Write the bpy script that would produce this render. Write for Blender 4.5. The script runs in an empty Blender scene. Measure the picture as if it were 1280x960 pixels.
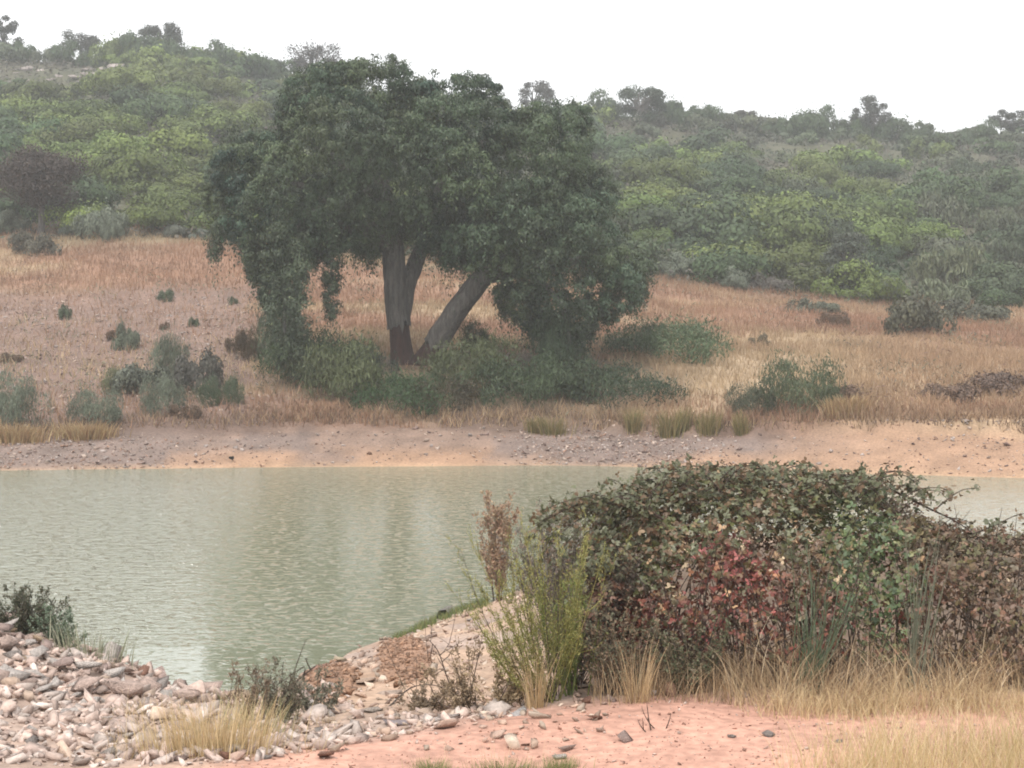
import bpy, math, random
import numpy as np
random.seed(4); R = np.random.default_rng(11)
sc = bpy.context.scene
COL = sc.collection
F, HY, CH = 2232.0, 330.0, 6.5          # focal length (photo pixels), horizon row, camera height

# ------------------------------------------------------------------ helpers
def hash2(ix, iy, seed):
    h = (ix.astype(np.int64) * 374761393 + iy.astype(np.int64) * 668265263 + seed * 974634777) & 0x7fffffff
    h = ((h ^ (h >> 13)) * 1274126177) & 0x7fffffff
    h = h ^ (h >> 16)
    return (h & 0xffff) / 65535.0
def vnoise(x, y, seed=0):
    x = np.asarray(x, float); y = np.asarray(y, float)
    ix = np.floor(x); iy = np.floor(y); fx = x - ix; fy = y - iy
    fx = fx * fx * (3 - 2 * fx); fy = fy * fy * (3 - 2 * fy)
    a = hash2(ix, iy, seed); b = hash2(ix + 1, iy, seed); c = hash2(ix, iy + 1, seed); d = hash2(ix + 1, iy + 1, seed)
    return (a * (1 - fx) + b * fx) * (1 - fy) + (c * (1 - fx) + d * fx) * fy
def fbm(x, y, seed=0, o=4):
    s = 0.0; a = 0.5; t = 0.0
    for k in range(o):
        s = s + a * vnoise(np.asarray(x) * 2 ** k, np.asarray(y) * 2 ** k, seed + k * 17); t += a; a *= 0.5
    return s / t
def sstep(a, b, x):
    t = np.clip((np.asarray(x, float) - a) / (b - a), 0, 1); return t * t * (3 - 2 * t)
def norm(v):
    return v / np.maximum(np.linalg.norm(v, axis=-1, keepdims=True), 1e-9)
def lerp(a, b, t): return a + (b - a) * t

def build(name, V, faces, mat, col=None, parent=None, smooth=False, link=True):
    """faces: list of (n,k) int arrays. ONE mesh object"""
    me = bpy.data.meshes.new(name)
    V = np.asarray(V, np.float32).reshape(-1, 3)
    faces = [np.asarray(f, np.int32) for f in faces if len(f)]
    loops = np.concatenate([f.ravel() for f in faces])
    tot = np.concatenate([np.full(len(f), f.shape[1], np.int32) for f in faces])
    start = np.concatenate([[0], np.cumsum(tot)[:-1]]).astype(np.int32)
    me.vertices.add(len(V)); me.vertices.foreach_set('co', V.ravel())
    me.loops.add(len(loops)); me.loops.foreach_set('vertex_index', loops)
    me.polygons.add(len(tot)); me.polygons.foreach_set('loop_start', start)
    if smooth: me.polygons.foreach_set('use_smooth', np.ones(len(tot), bool))
    if col is not None:
        a = me.color_attributes.new('Col', 'FLOAT_COLOR', 'POINT')
        c = np.ones((len(V), 4), np.float32); c[:, :3] = col
        a.data.foreach_set('color', c.ravel())
    me.update(calc_edges=True)
    me.materials.append(mat)
    o = bpy.data.objects.new(name, me)
    if link: COL.objects.link(o)
    if parent is not None: o.parent = parent
    return o
def tag(o, label=None, cat=None, group=None, kind=None):
    if label: o['label'] = label
    if cat: o['category'] = cat
    if group: o['group'] = group
    if kind: o['kind'] = kind
    return o
def empty(name, loc):
    o = bpy.data.objects.new(name, None); COL.objects.link(o); o.location = loc; o.empty_display_size = .2
    return o

class Acc:
    def __init__(s): s.V = []; s.F = {}; s.C = []; s.n = 0
    def add(s, V, faces, C):
        V = np.asarray(V).reshape(-1, 3)
        s.V.append(V); C = np.asarray(C, float)
        s.C.append(np.broadcast_to(C, V.shape) if C.ndim == 1 else C)
        for f in faces: s.F.setdefault(f.shape[1], []).append(f + s.n)
        s.n += len(V)
        return s
    def arrays(s): return np.concatenate(s.V), [np.concatenate(f) for f in s.F.values()], np.concatenate(s.C)
    def build(s, name, mat, parent=None, smooth=False):
        V, Fs, C = s.arrays(); return build(name, V, Fs, mat, C, parent, smooth)

def leaves(c, n, d, L, W, fold=0.0, rich=False):
    """leaf blades centred at c, facing n, long axis d"""
    n = norm(n); d = norm(d - n * np.sum(d * n, 1, keepdims=True)); b = np.cross(n, d)
    L = np.asarray(L).reshape(-1, 1); W = np.asarray(W).reshape(-1, 1)
    N = len(c)
    if not rich:
        up = n * W * fold
        V = np.stack([c - d * L / 2, c + b * W / 2 + up, c + d * L / 2, c - b * W / 2 + up], 1).reshape(-1, 3)
        k = np.arange(N)[:, None] * 4
        return V, [k + np.array([[0, 1, 2, 3]])]
    up = n * W * fold; dr = n * L * .12
    V = np.stack([c - d * L / 2, c - d * L * .15 + b * W / 2 + up, c + d * L * .25 + b * W * .4 + up, c + d * L / 2 - dr,
                  c + d * L * .25 - b * W * .4 + up, c - d * L * .15 - b * W / 2 + up], 1).reshape(-1, 3)
    k = np.arange(N)[:, None] * 6
    return V, [np.concatenate([k + np.array([[0, 1, 2, 3]]), k + np.array([[3, 4, 5, 0]])])]

def blades(root, az, L, W, bend, K=4, lean=None, tipw=0.15):
    """arching grass blades"""
    N = len(root); L = np.broadcast_to(L, N); W = np.broadcast_to(W, N); bend = np.broadcast_to(bend, N)
    lean = np.zeros(N) if lean is None else np.broadcast_to(lean, N)
    h = np.stack([np.cos(az), np.sin(az), np.zeros(N)], 1)
    s = np.stack([-np.sin(az), np.cos(az), np.zeros(N)], 1)
    ra = R.uniform(0, 2 * np.pi, N); s2 = np.stack([np.cos(ra), np.sin(ra), np.zeros(N)], 1)
    s = norm(s * .4 + s2)
    p = root.copy(); ang = lean.copy(); rows = []
    for k in range(K + 1):
        w = W * (1 - (1 - tipw) * (k / K) ** 1.5)
        rows += [p - s * w[:, None] / 2, p + s * w[:, None] / 2]
        ang = lean + bend * ((k + .5) / K) ** 1.3
        p = p + (h * np.sin(ang)[:, None] + np.array([0, 0, 1]) * np.cos(ang)[:, None]) * (L / K)[:, None]
    V = np.stack(rows, 1).reshape(-1, 3); m = 2 * (K + 1)
    k0 = np.arange(N)[:, None] * m
    F_ = np.concatenate([k0 + np.array([[2 * k, 2 * k + 1, 2 * k + 3, 2 * k + 2]]) for k in range(K)])
    return V, [F_], m

def tube(path, rad, sides=8, wob=0.0, seed=0):
    P = np.asarray(path, float); rad = np.asarray(rad, float)
    T = norm(np.gradient(P, axis=0)); ref = np.array([0.31, 0.9, 0.1])
    a = norm(np.cross(T, ref)); b = np.cross(T, a)
    th = np.linspace(0, 2 * np.pi, sides, endpoint=False)
    M = len(P); rr = rad[:, None] * np.ones(sides)
    if wob: rr = rr * (1 + wob * (fbm(np.cos(th)[None] * 1.3 + 9 + np.arange(M)[:, None] * .17, np.sin(th)[None] * 1.3 + np.zeros((M, 1)) + 5 + seed, seed, 3) - .5) * 2)
    V = P[:, None] + a[:, None] * (np.cos(th)[None, :, None] * rr[..., None]) + b[:, None] * (np.sin(th)[None, :, None] * rr[..., None])
    V = V.reshape(-1, 3); i = np.arange(M - 1)[:, None] * sides; j = np.arange(sides)[None]; j2 = (j + 1) % sides
    f = np.stack([i + j, i + j2, i + sides + j2, i + sides + j], -1).reshape(-1, 4)
    return V, [f]
def spline(pts, n):
    pts = np.asarray(pts, float); t = np.linspace(0, len(pts) - 1, n); out = []
    for x in t:
        i = min(int(x), len(pts) - 2); u = x - i
        p0 = pts[max(i - 1, 0)]; p1 = pts[i]; p2 = pts[i + 1]; p3 = pts[min(i + 2, len(pts) - 1)]
        out.append(.5 * (2 * p1 + (p2 - p0) * u + (2 * p0 - 5 * p1 + 4 * p2 - p3) * u * u + (3 * p1 - p0 - 3 * p2 + p3) * u ** 3))
    return np.array(out)

def hull(seed, n=15, sq=(1, .8, .6)):
    import bmesh
    r = np.random.default_rng(seed); bm = bmesh.new()
    p = r.uniform(-1, 1, (n, 3)); p = p / np.maximum(1, np.linalg.norm(p, axis=1, keepdims=True) / 1.3) * np.array(sq)
    for q in p: bm.verts.new(q)
    g = bmesh.ops.convex_hull(bm, input=bm.verts[:])
    bmesh.ops.delete(bm, geom=[e for e in g['geom_interior'] if isinstance(e, bmesh.types.BMVert)], context='VERTS')
    bmesh.ops.triangulate(bm, faces=bm.faces[:])
    bm.verts.index_update()
    V = np.array([v.co[:] for v in bm.verts]); f = np.array([[v.index for v in fc.verts] for fc in bm.faces], np.int32)
    bm.free(); return V, f
HULLS = [hull(s, 8 + s % 4, (1, .6 + .3 * ((s * 7) % 5) / 5, .35 + .4 * ((s * 3) % 4) / 4)) for s in range(14)]
def stones(pts, size, col, flat=1.0):
    A = Acc(); N = len(pts); kind = R.integers(0, len(HULLS), N); size = np.broadcast_to(size, N)
    for h, (HV, HF) in enumerate(HULLS):
        id_ = np.where(kind == h)[0]
        if not len(id_): continue
        a = R.uniform(0, 2 * np.pi, len(id_)); t = R.normal(0, .35, (len(id_), 2))
        ca, sa = np.cos(a)[:, None], np.sin(a)[:, None]; v = HV[None] * size[id_][:, None, None]
        x = v[..., 0] * ca - v[..., 1] * sa; y = v[..., 0] * sa + v[..., 1] * ca; z = v[..., 2] * flat + x * t[:, :1] + y * t[:, 1:]
        V = np.stack([x, y, z], -1) + pts[id_][:, None]
        Fc = (np.arange(len(id_))[:, None, None] * len(HV) + HF[None]).reshape(-1, 3)
        A.add(V, [Fc], np.repeat(col[id_], len(HV), 0))
    return A

# ------------------------------------------------------------------ materials
def nodes(name):
    m = bpy.data.materials.new(name); m.use_nodes = True; nt = m.node_tree
    for n in list(nt.nodes): nt.nodes.remove(n)
    return m, nt, (lambda t, **k: mk(nt, t, **k))
def mk(nt, t, **k):
    n = nt.nodes.new(t)
    for a, v in k.items():
        if a.startswith('i_'): n.inputs[a[2:].replace('_', ' ')].default_value = v
        else: setattr(n, a, v)
    return n
def mixc(nt, a, b, fac, blend='MULTIPLY'):
    n = nt.nodes.new('ShaderNodeMix'); n.data_type = 'RGBA'; n.blend_type = blend
    for s, v in ((0, fac), (6, a), (7, b)):
        if hasattr(v, 'links'): nt.links.new(v, n.inputs[s])
        else: n.inputs[s].default_value = v
    return n.outputs[2]
def ramp(nt, src, stops):
    n = nt.nodes.new('ShaderNodeValToRGB'); nt.links.new(src, n.inputs[0])
    e = n.color_ramp.elements
    while len(e) < len(stops): e.new(.5)
    for q, (p, c) in zip(e, stops): q.position = p; q.color = (c, c, c, 1) if not hasattr(c, '__len__') else (*c, 1)
    return n.outputs[0]

def foliage_mat(name, objcol=False, trans=.25, rough=.55, spec=.3):
    m, nt, N = nodes(name)
    c = N('ShaderNodeVertexColor', layer_name='Col').outputs[0]
    if objcol: c = mixc(nt, c, N('ShaderNodeObjectInfo').outputs['Color'], 1.0)
    p = N('ShaderNodeBsdfPrincipled', i_Roughness=rough); p.inputs['Specular IOR Level'].default_value = spec
    t = N('ShaderNodeBsdfTranslucent'); mx = N('ShaderNodeMixShader'); mx.inputs[0].default_value = trans
    o = N('ShaderNodeOutputMaterial')
    L = nt.links.new
    L(c, p.inputs['Base Color']); L(c, t.inputs['Color']); L(p.outputs[0], mx.inputs[1]); L(t.outputs[0], mx.inputs[2]); L(mx.outputs[0], o.inputs[0])
    return m
M_leaf = foliage_mat('leaf', False, .22)
M_bush = foliage_mat('bush_leaf', True, .2)
M_oak = foliage_mat('oak_leaf', False, .15, .5, .35)
M_bramble = foliage_mat('bramble_leaf', False, .22, .5, .4)
M_grass = foliage_mat('dry_grass_blade', False, .3, .6, .2)

def rocky_mat(name, attr='Col', objcol=False, scale=6., amt=.5, bump=.02, fine=40., det=.35):
    m, nt, N = nodes(name); L = nt.links.new
    c = N('ShaderNodeVertexColor', layer_name='Col').outputs[0] if not objcol else N('ShaderNodeObjectInfo').outputs['Color']
    tc = N('ShaderNodeNewGeometry').outputs['Position'] if not objcol else N('ShaderNodeTexCoord').outputs['Object']
    n1 = N('ShaderNodeTexNoise', i_Scale=scale, i_Detail=6., i_Roughness=.65); L(tc, n1.inputs['Vector'])
    n2 = N('ShaderNodeTexNoise', i_Scale=fine, i_Detail=3., i_Roughness=.6); L(tc, n2.inputs['Vector'])
    c = mixc(nt, c, ramp(nt, n1.outputs[0], [(.3, 1 - amt), (.7, 1 + amt * .5)]), 1.0)
    c = mixc(nt, c, ramp(nt, n2.outputs[0], [(.3, 1 - det), (.7, 1 + det * .6)]), 1.0)
    b = N('ShaderNodeBump', i_Strength=.8, i_Distance=bump); L(n2.outputs[0], b.inputs['Height'])
    p = N('ShaderNodeBsdfPrincipled', i_Roughness=.85); p.inputs['Specular IOR Level'].default_value = .25
    o = N('ShaderNodeOutputMaterial'); L(c, p.inputs['Base Color']); L(b.outputs[0], p.inputs['Normal']); L(p.outputs[0], o.inputs[0])
    return m
M_ground = rocky_mat('earth', scale=.9, amt=.28, bump=.012, fine=14., det=.3)
M_stone = rocky_mat('stone', scale=5., amt=.25, bump=.012, fine=35., det=.2)
M_rock = rocky_mat('rock', objcol=True, scale=2.6, amt=.30, bump=.07, fine=9., det=.22)

def bark_mat(name, c0, c1, sc_=(7, 7, 1.6)):
    m, nt, N = nodes(name); L = nt.links.new
    tc = N('ShaderNodeTexCoord').outputs['Object']; mp = N('ShaderNodeMapping'); mp.inputs['Scale'].default_value = sc_
    L(tc, mp.inputs[0]); n = N('ShaderNodeTexNoise', i_Scale=1., i_Detail=6., i_Roughness=.7); L(mp.outputs[0], n.inputs['Vector'])
    c = ramp(nt, n.outputs[0], [(.3, c0), (.7, c1)])
    b = N('ShaderNodeBump', i_Strength=1., i_Distance=.22); L(n.outputs[0], b.inputs['Height'])
    p = N('ShaderNodeBsdfPrincipled', i_Roughness=.9); o = N('ShaderNodeOutputMaterial')
    L(c, p.inputs['Base Color']); L(b.outputs[0], p.inputs['Normal']); L(p.outputs[0], o.inputs[0]); return m
M_cork = bark_mat('cork_bark', (.05, .045, .04), (.21, .19, .17), (9, 9, 1.4))
M_strip = bark_mat('stripped_bark', (.035, .018, .015), (.085, .04, .032))
M_twig = bark_mat('twig_bark', (.06, .04, .03), (.16, .11, .08), (20, 20, 20))
M_driftwood = bark_mat('driftwood', (.14, .12, .10), (.34, .31, .27), (9, 9, 9))

# ------------------------------------------------------------------ terrain
PX = np.arange(-900, 2201, 20.); LY = np.linspace(math.log(2.), math.log(800.), 420)
NEAR = {  # column of the view -> (distance, ground height) down to the near shore
 -400: [(2, 4), (9, 4.0), (12, 3.95), (14.5, 3.9), (17, 3.0), (24, 0), (28, -1.2)],
 0:    [(2, 4), (8.9, 4.0), (11.5, 3.86), (13.8, 3.72), (14.6, 3.6), (17, 2.5), (23, 0), (28, -1.2)],
 100:  [(2, 4), (8.9, 4.0), (11.5, 3.8), (13.3, 3.6), (14.2, 3.4), (17, 2.3), (22.5, 0), (28, -1.2)],
 200:  [(2, 4), (8.9, 4.0), (11.2, 3.75), (12.8, 3.5), (14, 3.15), (17, 2.0), (22.5, 0), (28, -1.2)],
 280:  [(2, 4), (8.9, 4.0), (10.5, 3.8), (12.5, 3.42), (14, 2.9), (17, 1.9), (23, 0), (28, -1.2)],
 340:  [(2, 4), (9.1, 4.0), (10.8, 3.74), (13, 3.33), (16, 2.6), (20, 1.6), (25.5, 0), (30, -1.2)],
 400:  [(2, 4), (9.2, 4.0), (10.9, 3.72), (13, 3.35), (17, 2.62), (20.5, 1.95), (25, .9), (28.5, 0), (33, -1.2)],
 480:  [(2, 4), (9.4, 4.0), (11, 3.72), (13, 3.37), (20, 2.05), (26, 1.0), (30.3, 0), (36, -1.2)],
 560:  [(2, 4), (9.8, 4.0), (11.2, 3.74), (13, 3.38), (18, 2.5), (25, 1.28), (31.5, .3), (33.4, 0), (38, -1.2)],
 640:  [(2, 4), (10, 4.0), (11.4, 3.78), (13, 3.44), (18, 2.5), (25, 1.4), (33, .25), (35.3, 0), (40, -1.2)],
 720:  [(2, 4), (10.2, 4.0), (11.6, 3.85), (14, 3.4), (18, 2.7), (25, 1.8), (34, .8), (40.5, 0), (45, -1.2)],
 850:  [(2, 4), (10.3, 4.0), (12, 3.85), (15, 3.2), (25, 1.7), (36, .6), (43, 0), (47, -1.2)],
 1280: [(2, 4), (10.4, 4.0), (12, 3.85), (15, 3.2), (25, 1.6), (36, .6), (43, 0), (47, -1.2)],
 1700: [(2, 4), (10.4, 4.0), (12, 3.85), (15, 3.2), (25, 1.6), (36, .6), (43, 0), (47, -1.2)]}
def pk(d): k = sorted(d); return (lambda p: np.interp(p, k, [d[q] for q in k]))
f_shore = pk({-400: 590, 0: 589, 300: 585, 700: 582, 950: 588, 1280: 598, 1700: 606})
f_bank = pk({0: 549, 300: 541, 560: 538, 700: 541, 900: 545, 1100: 538, 1280: 543})
f_70 = pk({0: 478, 300: 468, 510: 458, 700: 462, 1000: 462, 1280: 465})
f_85 = pk({0: 385, 300: 388, 510: 395, 800: 402, 1000: 412, 1280: 422})
f_105 = pk({-400: 300, 0: 299, 250: 298, 400: 312, 600: 335, 800: 348, 900: 362, 1100: 386, 1280: 386, 1700: 380})
f_230 = pk({-400: 76, 0: 74, 100: 74, 200: 72, 260: 88, 350: 106, 440: 120, 640: 142, 760: 152, 870: 166, 1000: 172, 1280: 178, 1700: 186})
zof = lambda py, y: CH - (py - HY) * y / F
def S_of(px): return CH * F / (f_shore(px) - HY)
def _table():
    yy = np.exp(LY); cols = []
    kp = sorted(NEAR); nearz = np.array([np.interp(yy, [q[0] for q in NEAR[k]], [q[1] for q in NEAR[k]]) for k in kp])
    nearend = np.array([NEAR[k][-1][0] for k in kp])
    for p in PX:
        nz = np.array([np.interp(p, kp, nearz[:, j]) for j in range(len(yy))]); ne = np.interp(p, kp, nearend)
        S = float(S_of(p)); zc = zof(float(f_230(p)), 230.)
        ys = [ne, (ne + S) / 2, S - 4, S, S + 4, 70., 85., 105., 230., 262., 330., 800.]
        z4 = zof(float(f_bank(p)), S + 4)
        zs = [-1.2, -1.8, -1.1, 0., z4, zof(float(f_70(p)), 70.), zof(float(f_85(p)), 85.), zof(float(f_105(p)), 105.), zc, zc + .6, zc - 5, zc - 60]
        fz = np.interp(yy, ys, zs)
        cols.append(np.where(yy <= ne, nz, fz))
    T = np.array(cols)
    k = np.array([1, 2, 3, 2, 1.]); k /= k.sum()
    for _ in range(2):
        T = np.apply_along_axis(lambda a: np.convolve(np.pad(a, 2, 'edge'), k, 'valid'), 0, T)
    k2 = np.array([1, 2, 1.]) / 4
    T = np.apply_along_axis(lambda a: np.convolve(np.pad(a, 1, 'edge'), k2, 'valid'), 1, T)
    return T
TAB = _table()
def road_py(px): return np.interp(px, [-200, 0, 240, 320, 480, 640, 800, 1000, 1280, 1600], [990, 985, 962, 946, 915, 890, 878, 874, 874, 874])
def road_y(px): return 2.5 * F / (road_py(px) - HY)
def Z0(x, y):
    x = np.asarray(x, float); y = np.maximum(np.asarray(y, float), 2.01)
    p = np.clip(640 + F * x / y, PX[0], PX[-1] - 1); u = (p - PX[0]) / 20.; i = u.astype(int); fu = u - i
    w = np.clip((np.log(y) - LY[0]) / (LY[1] - LY[0]), 0, len(LY) - 1.001); j = w.astype(int); fw = w - j
    return (TAB[i, j] * (1 - fu) + TAB[i + 1, j] * fu) * (1 - fw) + (TAB[i, j + 1] * (1 - fu) + TAB[i + 1, j + 1] * fu) * fw
def Z(x, y):
    x = np.asarray(x, float); y = np.asarray(y, float); z = Z0(x, y)
    p = 640 + F * x / np.maximum(y, 2)
    S = S_of(p)
    # undercut step along the top of the far bank
    edge = S + 4 + (fbm(x * .35, y * .0 + 3, 5) - .5) * 1.6
    far = sstep(0, .35, y - edge) * sstep(20, 8, y - edge)
    z = z + far * .30 * (.5 + fbm(x * .2, y * 0 + 1, 8))
    z = z + (fbm(x * .22, y * .22, 31) - .5) * .8 * sstep(64, 90, y)
    z = z + (fbm(x * .06, y * .06, 37) - .5) * 5.0 * sstep(115, 170, y)
    z = z + (fbm(x * 1.1, y * 1.1, 41, 3) - .5) * .14 * sstep(S + 1, S + 8, y)
    # near ground: lumps off the track, faint ruts on it
    nr = sstep(0.1, 1.2, y - road_y(p)) * (y < 48)
    z = z + (fbm(x * 1.5, y * 1.5, 51, 4) - .5) * .30 * nr * sstep(-.1, .9, z)
    z = z + (fbm(x * 1.2, y * 2.2, 61, 4) - .5) * .05 * (1 - nr) * (y < 40)
    return z
def G(px, y):
    x = (px - 640) / F * y; return np.array([x, y, float(Z(x, y))])
def P(px, py, y): return np.array([(px - 640) / F * y, y, CH - (py - HY) * y / F])
def hit(px, py, lo, hi):
    """ground point under a view ray, between two distances"""
    yy = np.exp(np.linspace(math.log(lo), math.log(hi), 900)); x = (px - 640) / F * yy
    row = HY + F * (CH - Z(x, yy)) / yy; i = int(np.argmax(row <= py)) if (row <= py).any() else len(yy) - 1
    return np.array([x[i], yy[i], float(Z(x[i], yy[i]))])

def ground_color(x, y, z):
    p = 640 + F * x / np.maximum(y, 2); py = HY + F * (CH - z) / np.maximum(y, 2); S = S_of(p)
    n1 = fbm(x * .5, y * .5, 71); n2 = fbm(x * .13, y * .13, 72); n3 = fbm(x * 2., y * 2., 73); nb = fbm(x * .06 + 4, y * .22, 74)
    m = lambda c: np.array(c)[None]
    c = m((.475, .268, .20)) * (.88 + .3 * n3[:, None])                                      # pink track
    # bank behind the track
    bank = m((.40, .275, .195)) * (.75 + .5 * n3[:, None]); bank = lerp(bank, m((.36, .27, .22)), sstep(.45, .65, n1)[:, None])
    off = sstep(-.15, .35, y - road_y(p) + (n3 - .5) * .6)
    c = lerp(c, bank, off[:, None])
    def blob(px0, py0, rx, ry): return sstep(1.25, .7, np.hypot((p - px0) / rx, (py - py0) / ry) + (n3 - .5) * .7)
    red = np.maximum(blob(505, 828, 36, 34), blob(415, 852, 38, 26)) * (y < 40) * off
    c = lerp(c, m((.29, .17, .11)) * (.75 + .5 * n3[:, None]), red[:, None])
    rub = sstep(400, 300, p) * off * (y < 40)
    c = lerp(c, m((.42, .31, .25)) * (.7 + .5 * n3[:, None]), rub[:, None])
    lit = sstep(690, 760, p + (n1 - .5) * 60) * sstep(.0, .7, y - road_y(p)) * (y < 40)
    c = lerp(c, m((.13, .085, .055)) * (.7 + .6 * n3[:, None]), lit[:, None])
    wet = sstep(.22, .02, z) * (y < 50); c = lerp(c, m((.17, .15, .08)), (wet * .8)[:, None])
    # far bank
    ora = m((.345, .215, .14)) * (.8 + .4 * n3[:, None]); gry = m((.205, .152, .128)) * (.7 + .6 * n3[:, None])
    g = np.clip(sstep(620, 720, p) * sstep(930, 800, p + (py - 560) * 2.2) + sstep(330, 60, p) * .75 + .65 * sstep(.5, .68, n1) * sstep(1000, 900, p), 0, 1)
    g = np.clip(g + sstep(1.0, 2.6, y - S) * .7 * sstep(1150, 900, p), 0, 1)
    fb = lerp(ora, gry, g[:, None])
    mud = sstep(.10, .0, z); fb = lerp(fb, m((.44, .29, .18)), (mud * .7)[:, None])
    c = lerp(c, fb, (sstep(46, 48, y))[:, None])
    # slope above
    straw = m((.385, .28, .178)) * (.8 + .4 * n3[:, None]); rust = m((.295, .175, .115)) * (.8 + .4 * n3[:, None]); soil = m((.205, .135, .105)) * (.75 + .5 * n3[:, None])
    sl = lerp(straw, rust, sstep(.42, .6, nb)[:, None])
    bare = sstep(370, 300, p + (n1 - .5) * 130) * sstep(345, 372, py + (n2 - .5) * 40)
    sl = lerp(sl, soil, bare[:, None])
    trail = sstep(1.25, .6, np.hypot((p - 900 - (500 - py) * 1.0) / 75, (py - 478) / 60)); sl = lerp(sl, m((.39, .29, .19)), (trail * .6)[:, None])
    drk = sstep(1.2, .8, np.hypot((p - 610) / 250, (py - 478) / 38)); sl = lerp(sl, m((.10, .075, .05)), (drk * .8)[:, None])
    dS = y - S - (fbm(x * .35, y * 0 + 3, 5) - .5) * 1.6; shade_litter = sstep(3.3, 3.9, dS) * sstep(6.2, 4.6, dS) * sstep(1080, 900, p) * (.55 + .45 * sstep(.35, .6, n1))
    up = sstep(3.6, 4.4, y - S - (fbm(x * .35, y * 0 + 3, 5) - .5) * 1.6)
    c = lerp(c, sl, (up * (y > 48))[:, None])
    c = lerp(c, m((.12, .08, .062)), (shade_litter * .8 * (y > 48))[:, None])  # undercut's shadow line, with dark litter, painted into the bank-top colour
    hill = sstep(99, 110, y + (n2 - .5) * 10)
    hc = lerp(m((.085, .085, .05)), m((.105, .10, .065)), sstep(.4, .7, n2)[:, None]); c = lerp(c, hc, hill[:, None])
    return np.clip(c, .01, .9)

NU, NV = 420, 560
u = np.linspace(-1, 1, NU); yv = np.exp(np.linspace(math.log(2.2), math.log(800), NV))
YY, UU = np.meshgrid(yv, u, indexing='ij'); XX = UU * (6 + .62 * YY)
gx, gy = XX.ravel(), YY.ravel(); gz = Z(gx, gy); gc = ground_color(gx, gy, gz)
i = np.arange(NV - 1)[:, None] * NU; j = np.arange(NU - 1)[None]
GF = np.stack([i + j, i + j + 1, i + NU + j + 1, i + NU + j], -1).reshape(-1, 4)
fx, fy = gx[GF].mean(1), gy[GF].mean(1); fp = 640 + F * fx / fy; fS = S_of(fp)
zone = np.full(len(GF), 1)
zone[fy < road_y(fp)] = 0
zone[(fy > 46)] = 2; zone[fy > fS + 4.2] = 3; zone[fy > 105] = 4
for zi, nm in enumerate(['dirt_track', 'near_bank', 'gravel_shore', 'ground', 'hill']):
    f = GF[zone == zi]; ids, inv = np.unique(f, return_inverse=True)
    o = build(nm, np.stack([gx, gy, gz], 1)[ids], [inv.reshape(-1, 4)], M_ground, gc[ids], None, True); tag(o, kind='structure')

# ------------------------------------------------------------------ water
m, nt, N = nodes('pond_water'); L = nt.links.new
pos = N('ShaderNodeNewGeometry').outputs['Position']
def nz(scale, det, vec_scale, dist=0., rough=.55):
    mp = N('ShaderNodeMapping'); mp.inputs['Scale'].default_value = vec_scale; L(pos, mp.inputs[0])
    n = N('ShaderNodeTexNoise', i_Scale=scale, i_Detail=det, i_Roughness=rough, i_Distortion=dist); L(mp.outputs[0], n.inputs['Vector']); return n.outputs[0]
w1 = nz(1., 3., (2.0, 4.4, 1), .6); w2 = nz(1., 2., (5., 9., 1), .3); w3 = nz(1., 2., (.09, .05, 1), .5)
sep = N('ShaderNodeSeparateXYZ'); L(pos, sep.inputs[0])
def math_(op, a, b=None, c=None):
    n = N('ShaderNodeMath', operation=op)
    for k_, v in enumerate((a, b, c)):
        if v is None: continue
        if hasattr(v, 'links'): L(v, n.inputs[k_])
        else: n.inputs[k_].default_value = v
    return n.outputs[0]
def mr(v, a, b, c=0., d=1.):
    n = N('ShaderNodeMapRange'); n.interpolation_type = 'SMOOTHSTEP'; L(v, n.inputs[0])
    for k_, q in zip((1, 2, 3, 4), (a, b, c, d)): n.inputs[k_].default_value = q
    return n.outputs[0]
w4 = nz(1., 1., (4.2, 6.4, 1), .2)
h = math_('ADD', math_('ADD', math_('MULTIPLY', w1, .7), math_('MULTIPLY', w2, .45)), math_('MULTIPLY', mr(w4, .56, .72), 2.2))   # wind ripples and rain flecks
calm = mr(sep.outputs[1], 30.2, 30.5)                                  # sheltered strip against the near bank
wind = mr(math_('ADD', sep.outputs[0], math_('MULTIPLY', w3, 6.)), -7.5, -.5, 1., .25)    # ruffled on the open west side
st = math_('MULTIPLY', mr(wind, .25, 1., .42, 1.), mr(calm, 0, 1, .3, 1.))
bp = N('ShaderNodeBump', i_Distance=.048); L(h, bp.inputs['Height']); L(st, bp.inputs['Strength'])
pr = N('ShaderNodeBsdfPrincipled', i_IOR=1.9); L(mr(math_('MULTIPLY', wind, mr(calm, 0, 1, .45, 1.)), .2, 1., .05, .13), pr.inputs['Roughness']); pr.inputs['Base Color'].default_value = (.185, .195, .132, 1)
L(bp.outputs[0], pr.inputs['Normal']); o_ = N('ShaderNodeOutputMaterial'); L(pr.outputs[0], o_.inputs[0])
M_water = m
wy = np.linspace(16, 66, 40); wx = np.linspace(-60, 60, 40); WX, WY = np.meshgrid(wx, wy)
ii = np.arange(39)[:, None] * 40; jj = np.arange(39)[None]
o = build('water', np.stack([WX, WY, WX * 0], -1).reshape(-1, 3), [np.stack([ii + jj, ii + jj + 1, ii + 41 + jj, ii + 40 + jj], -1).reshape(-1, 4)], M_water)
tag(o, kind='structure')

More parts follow.
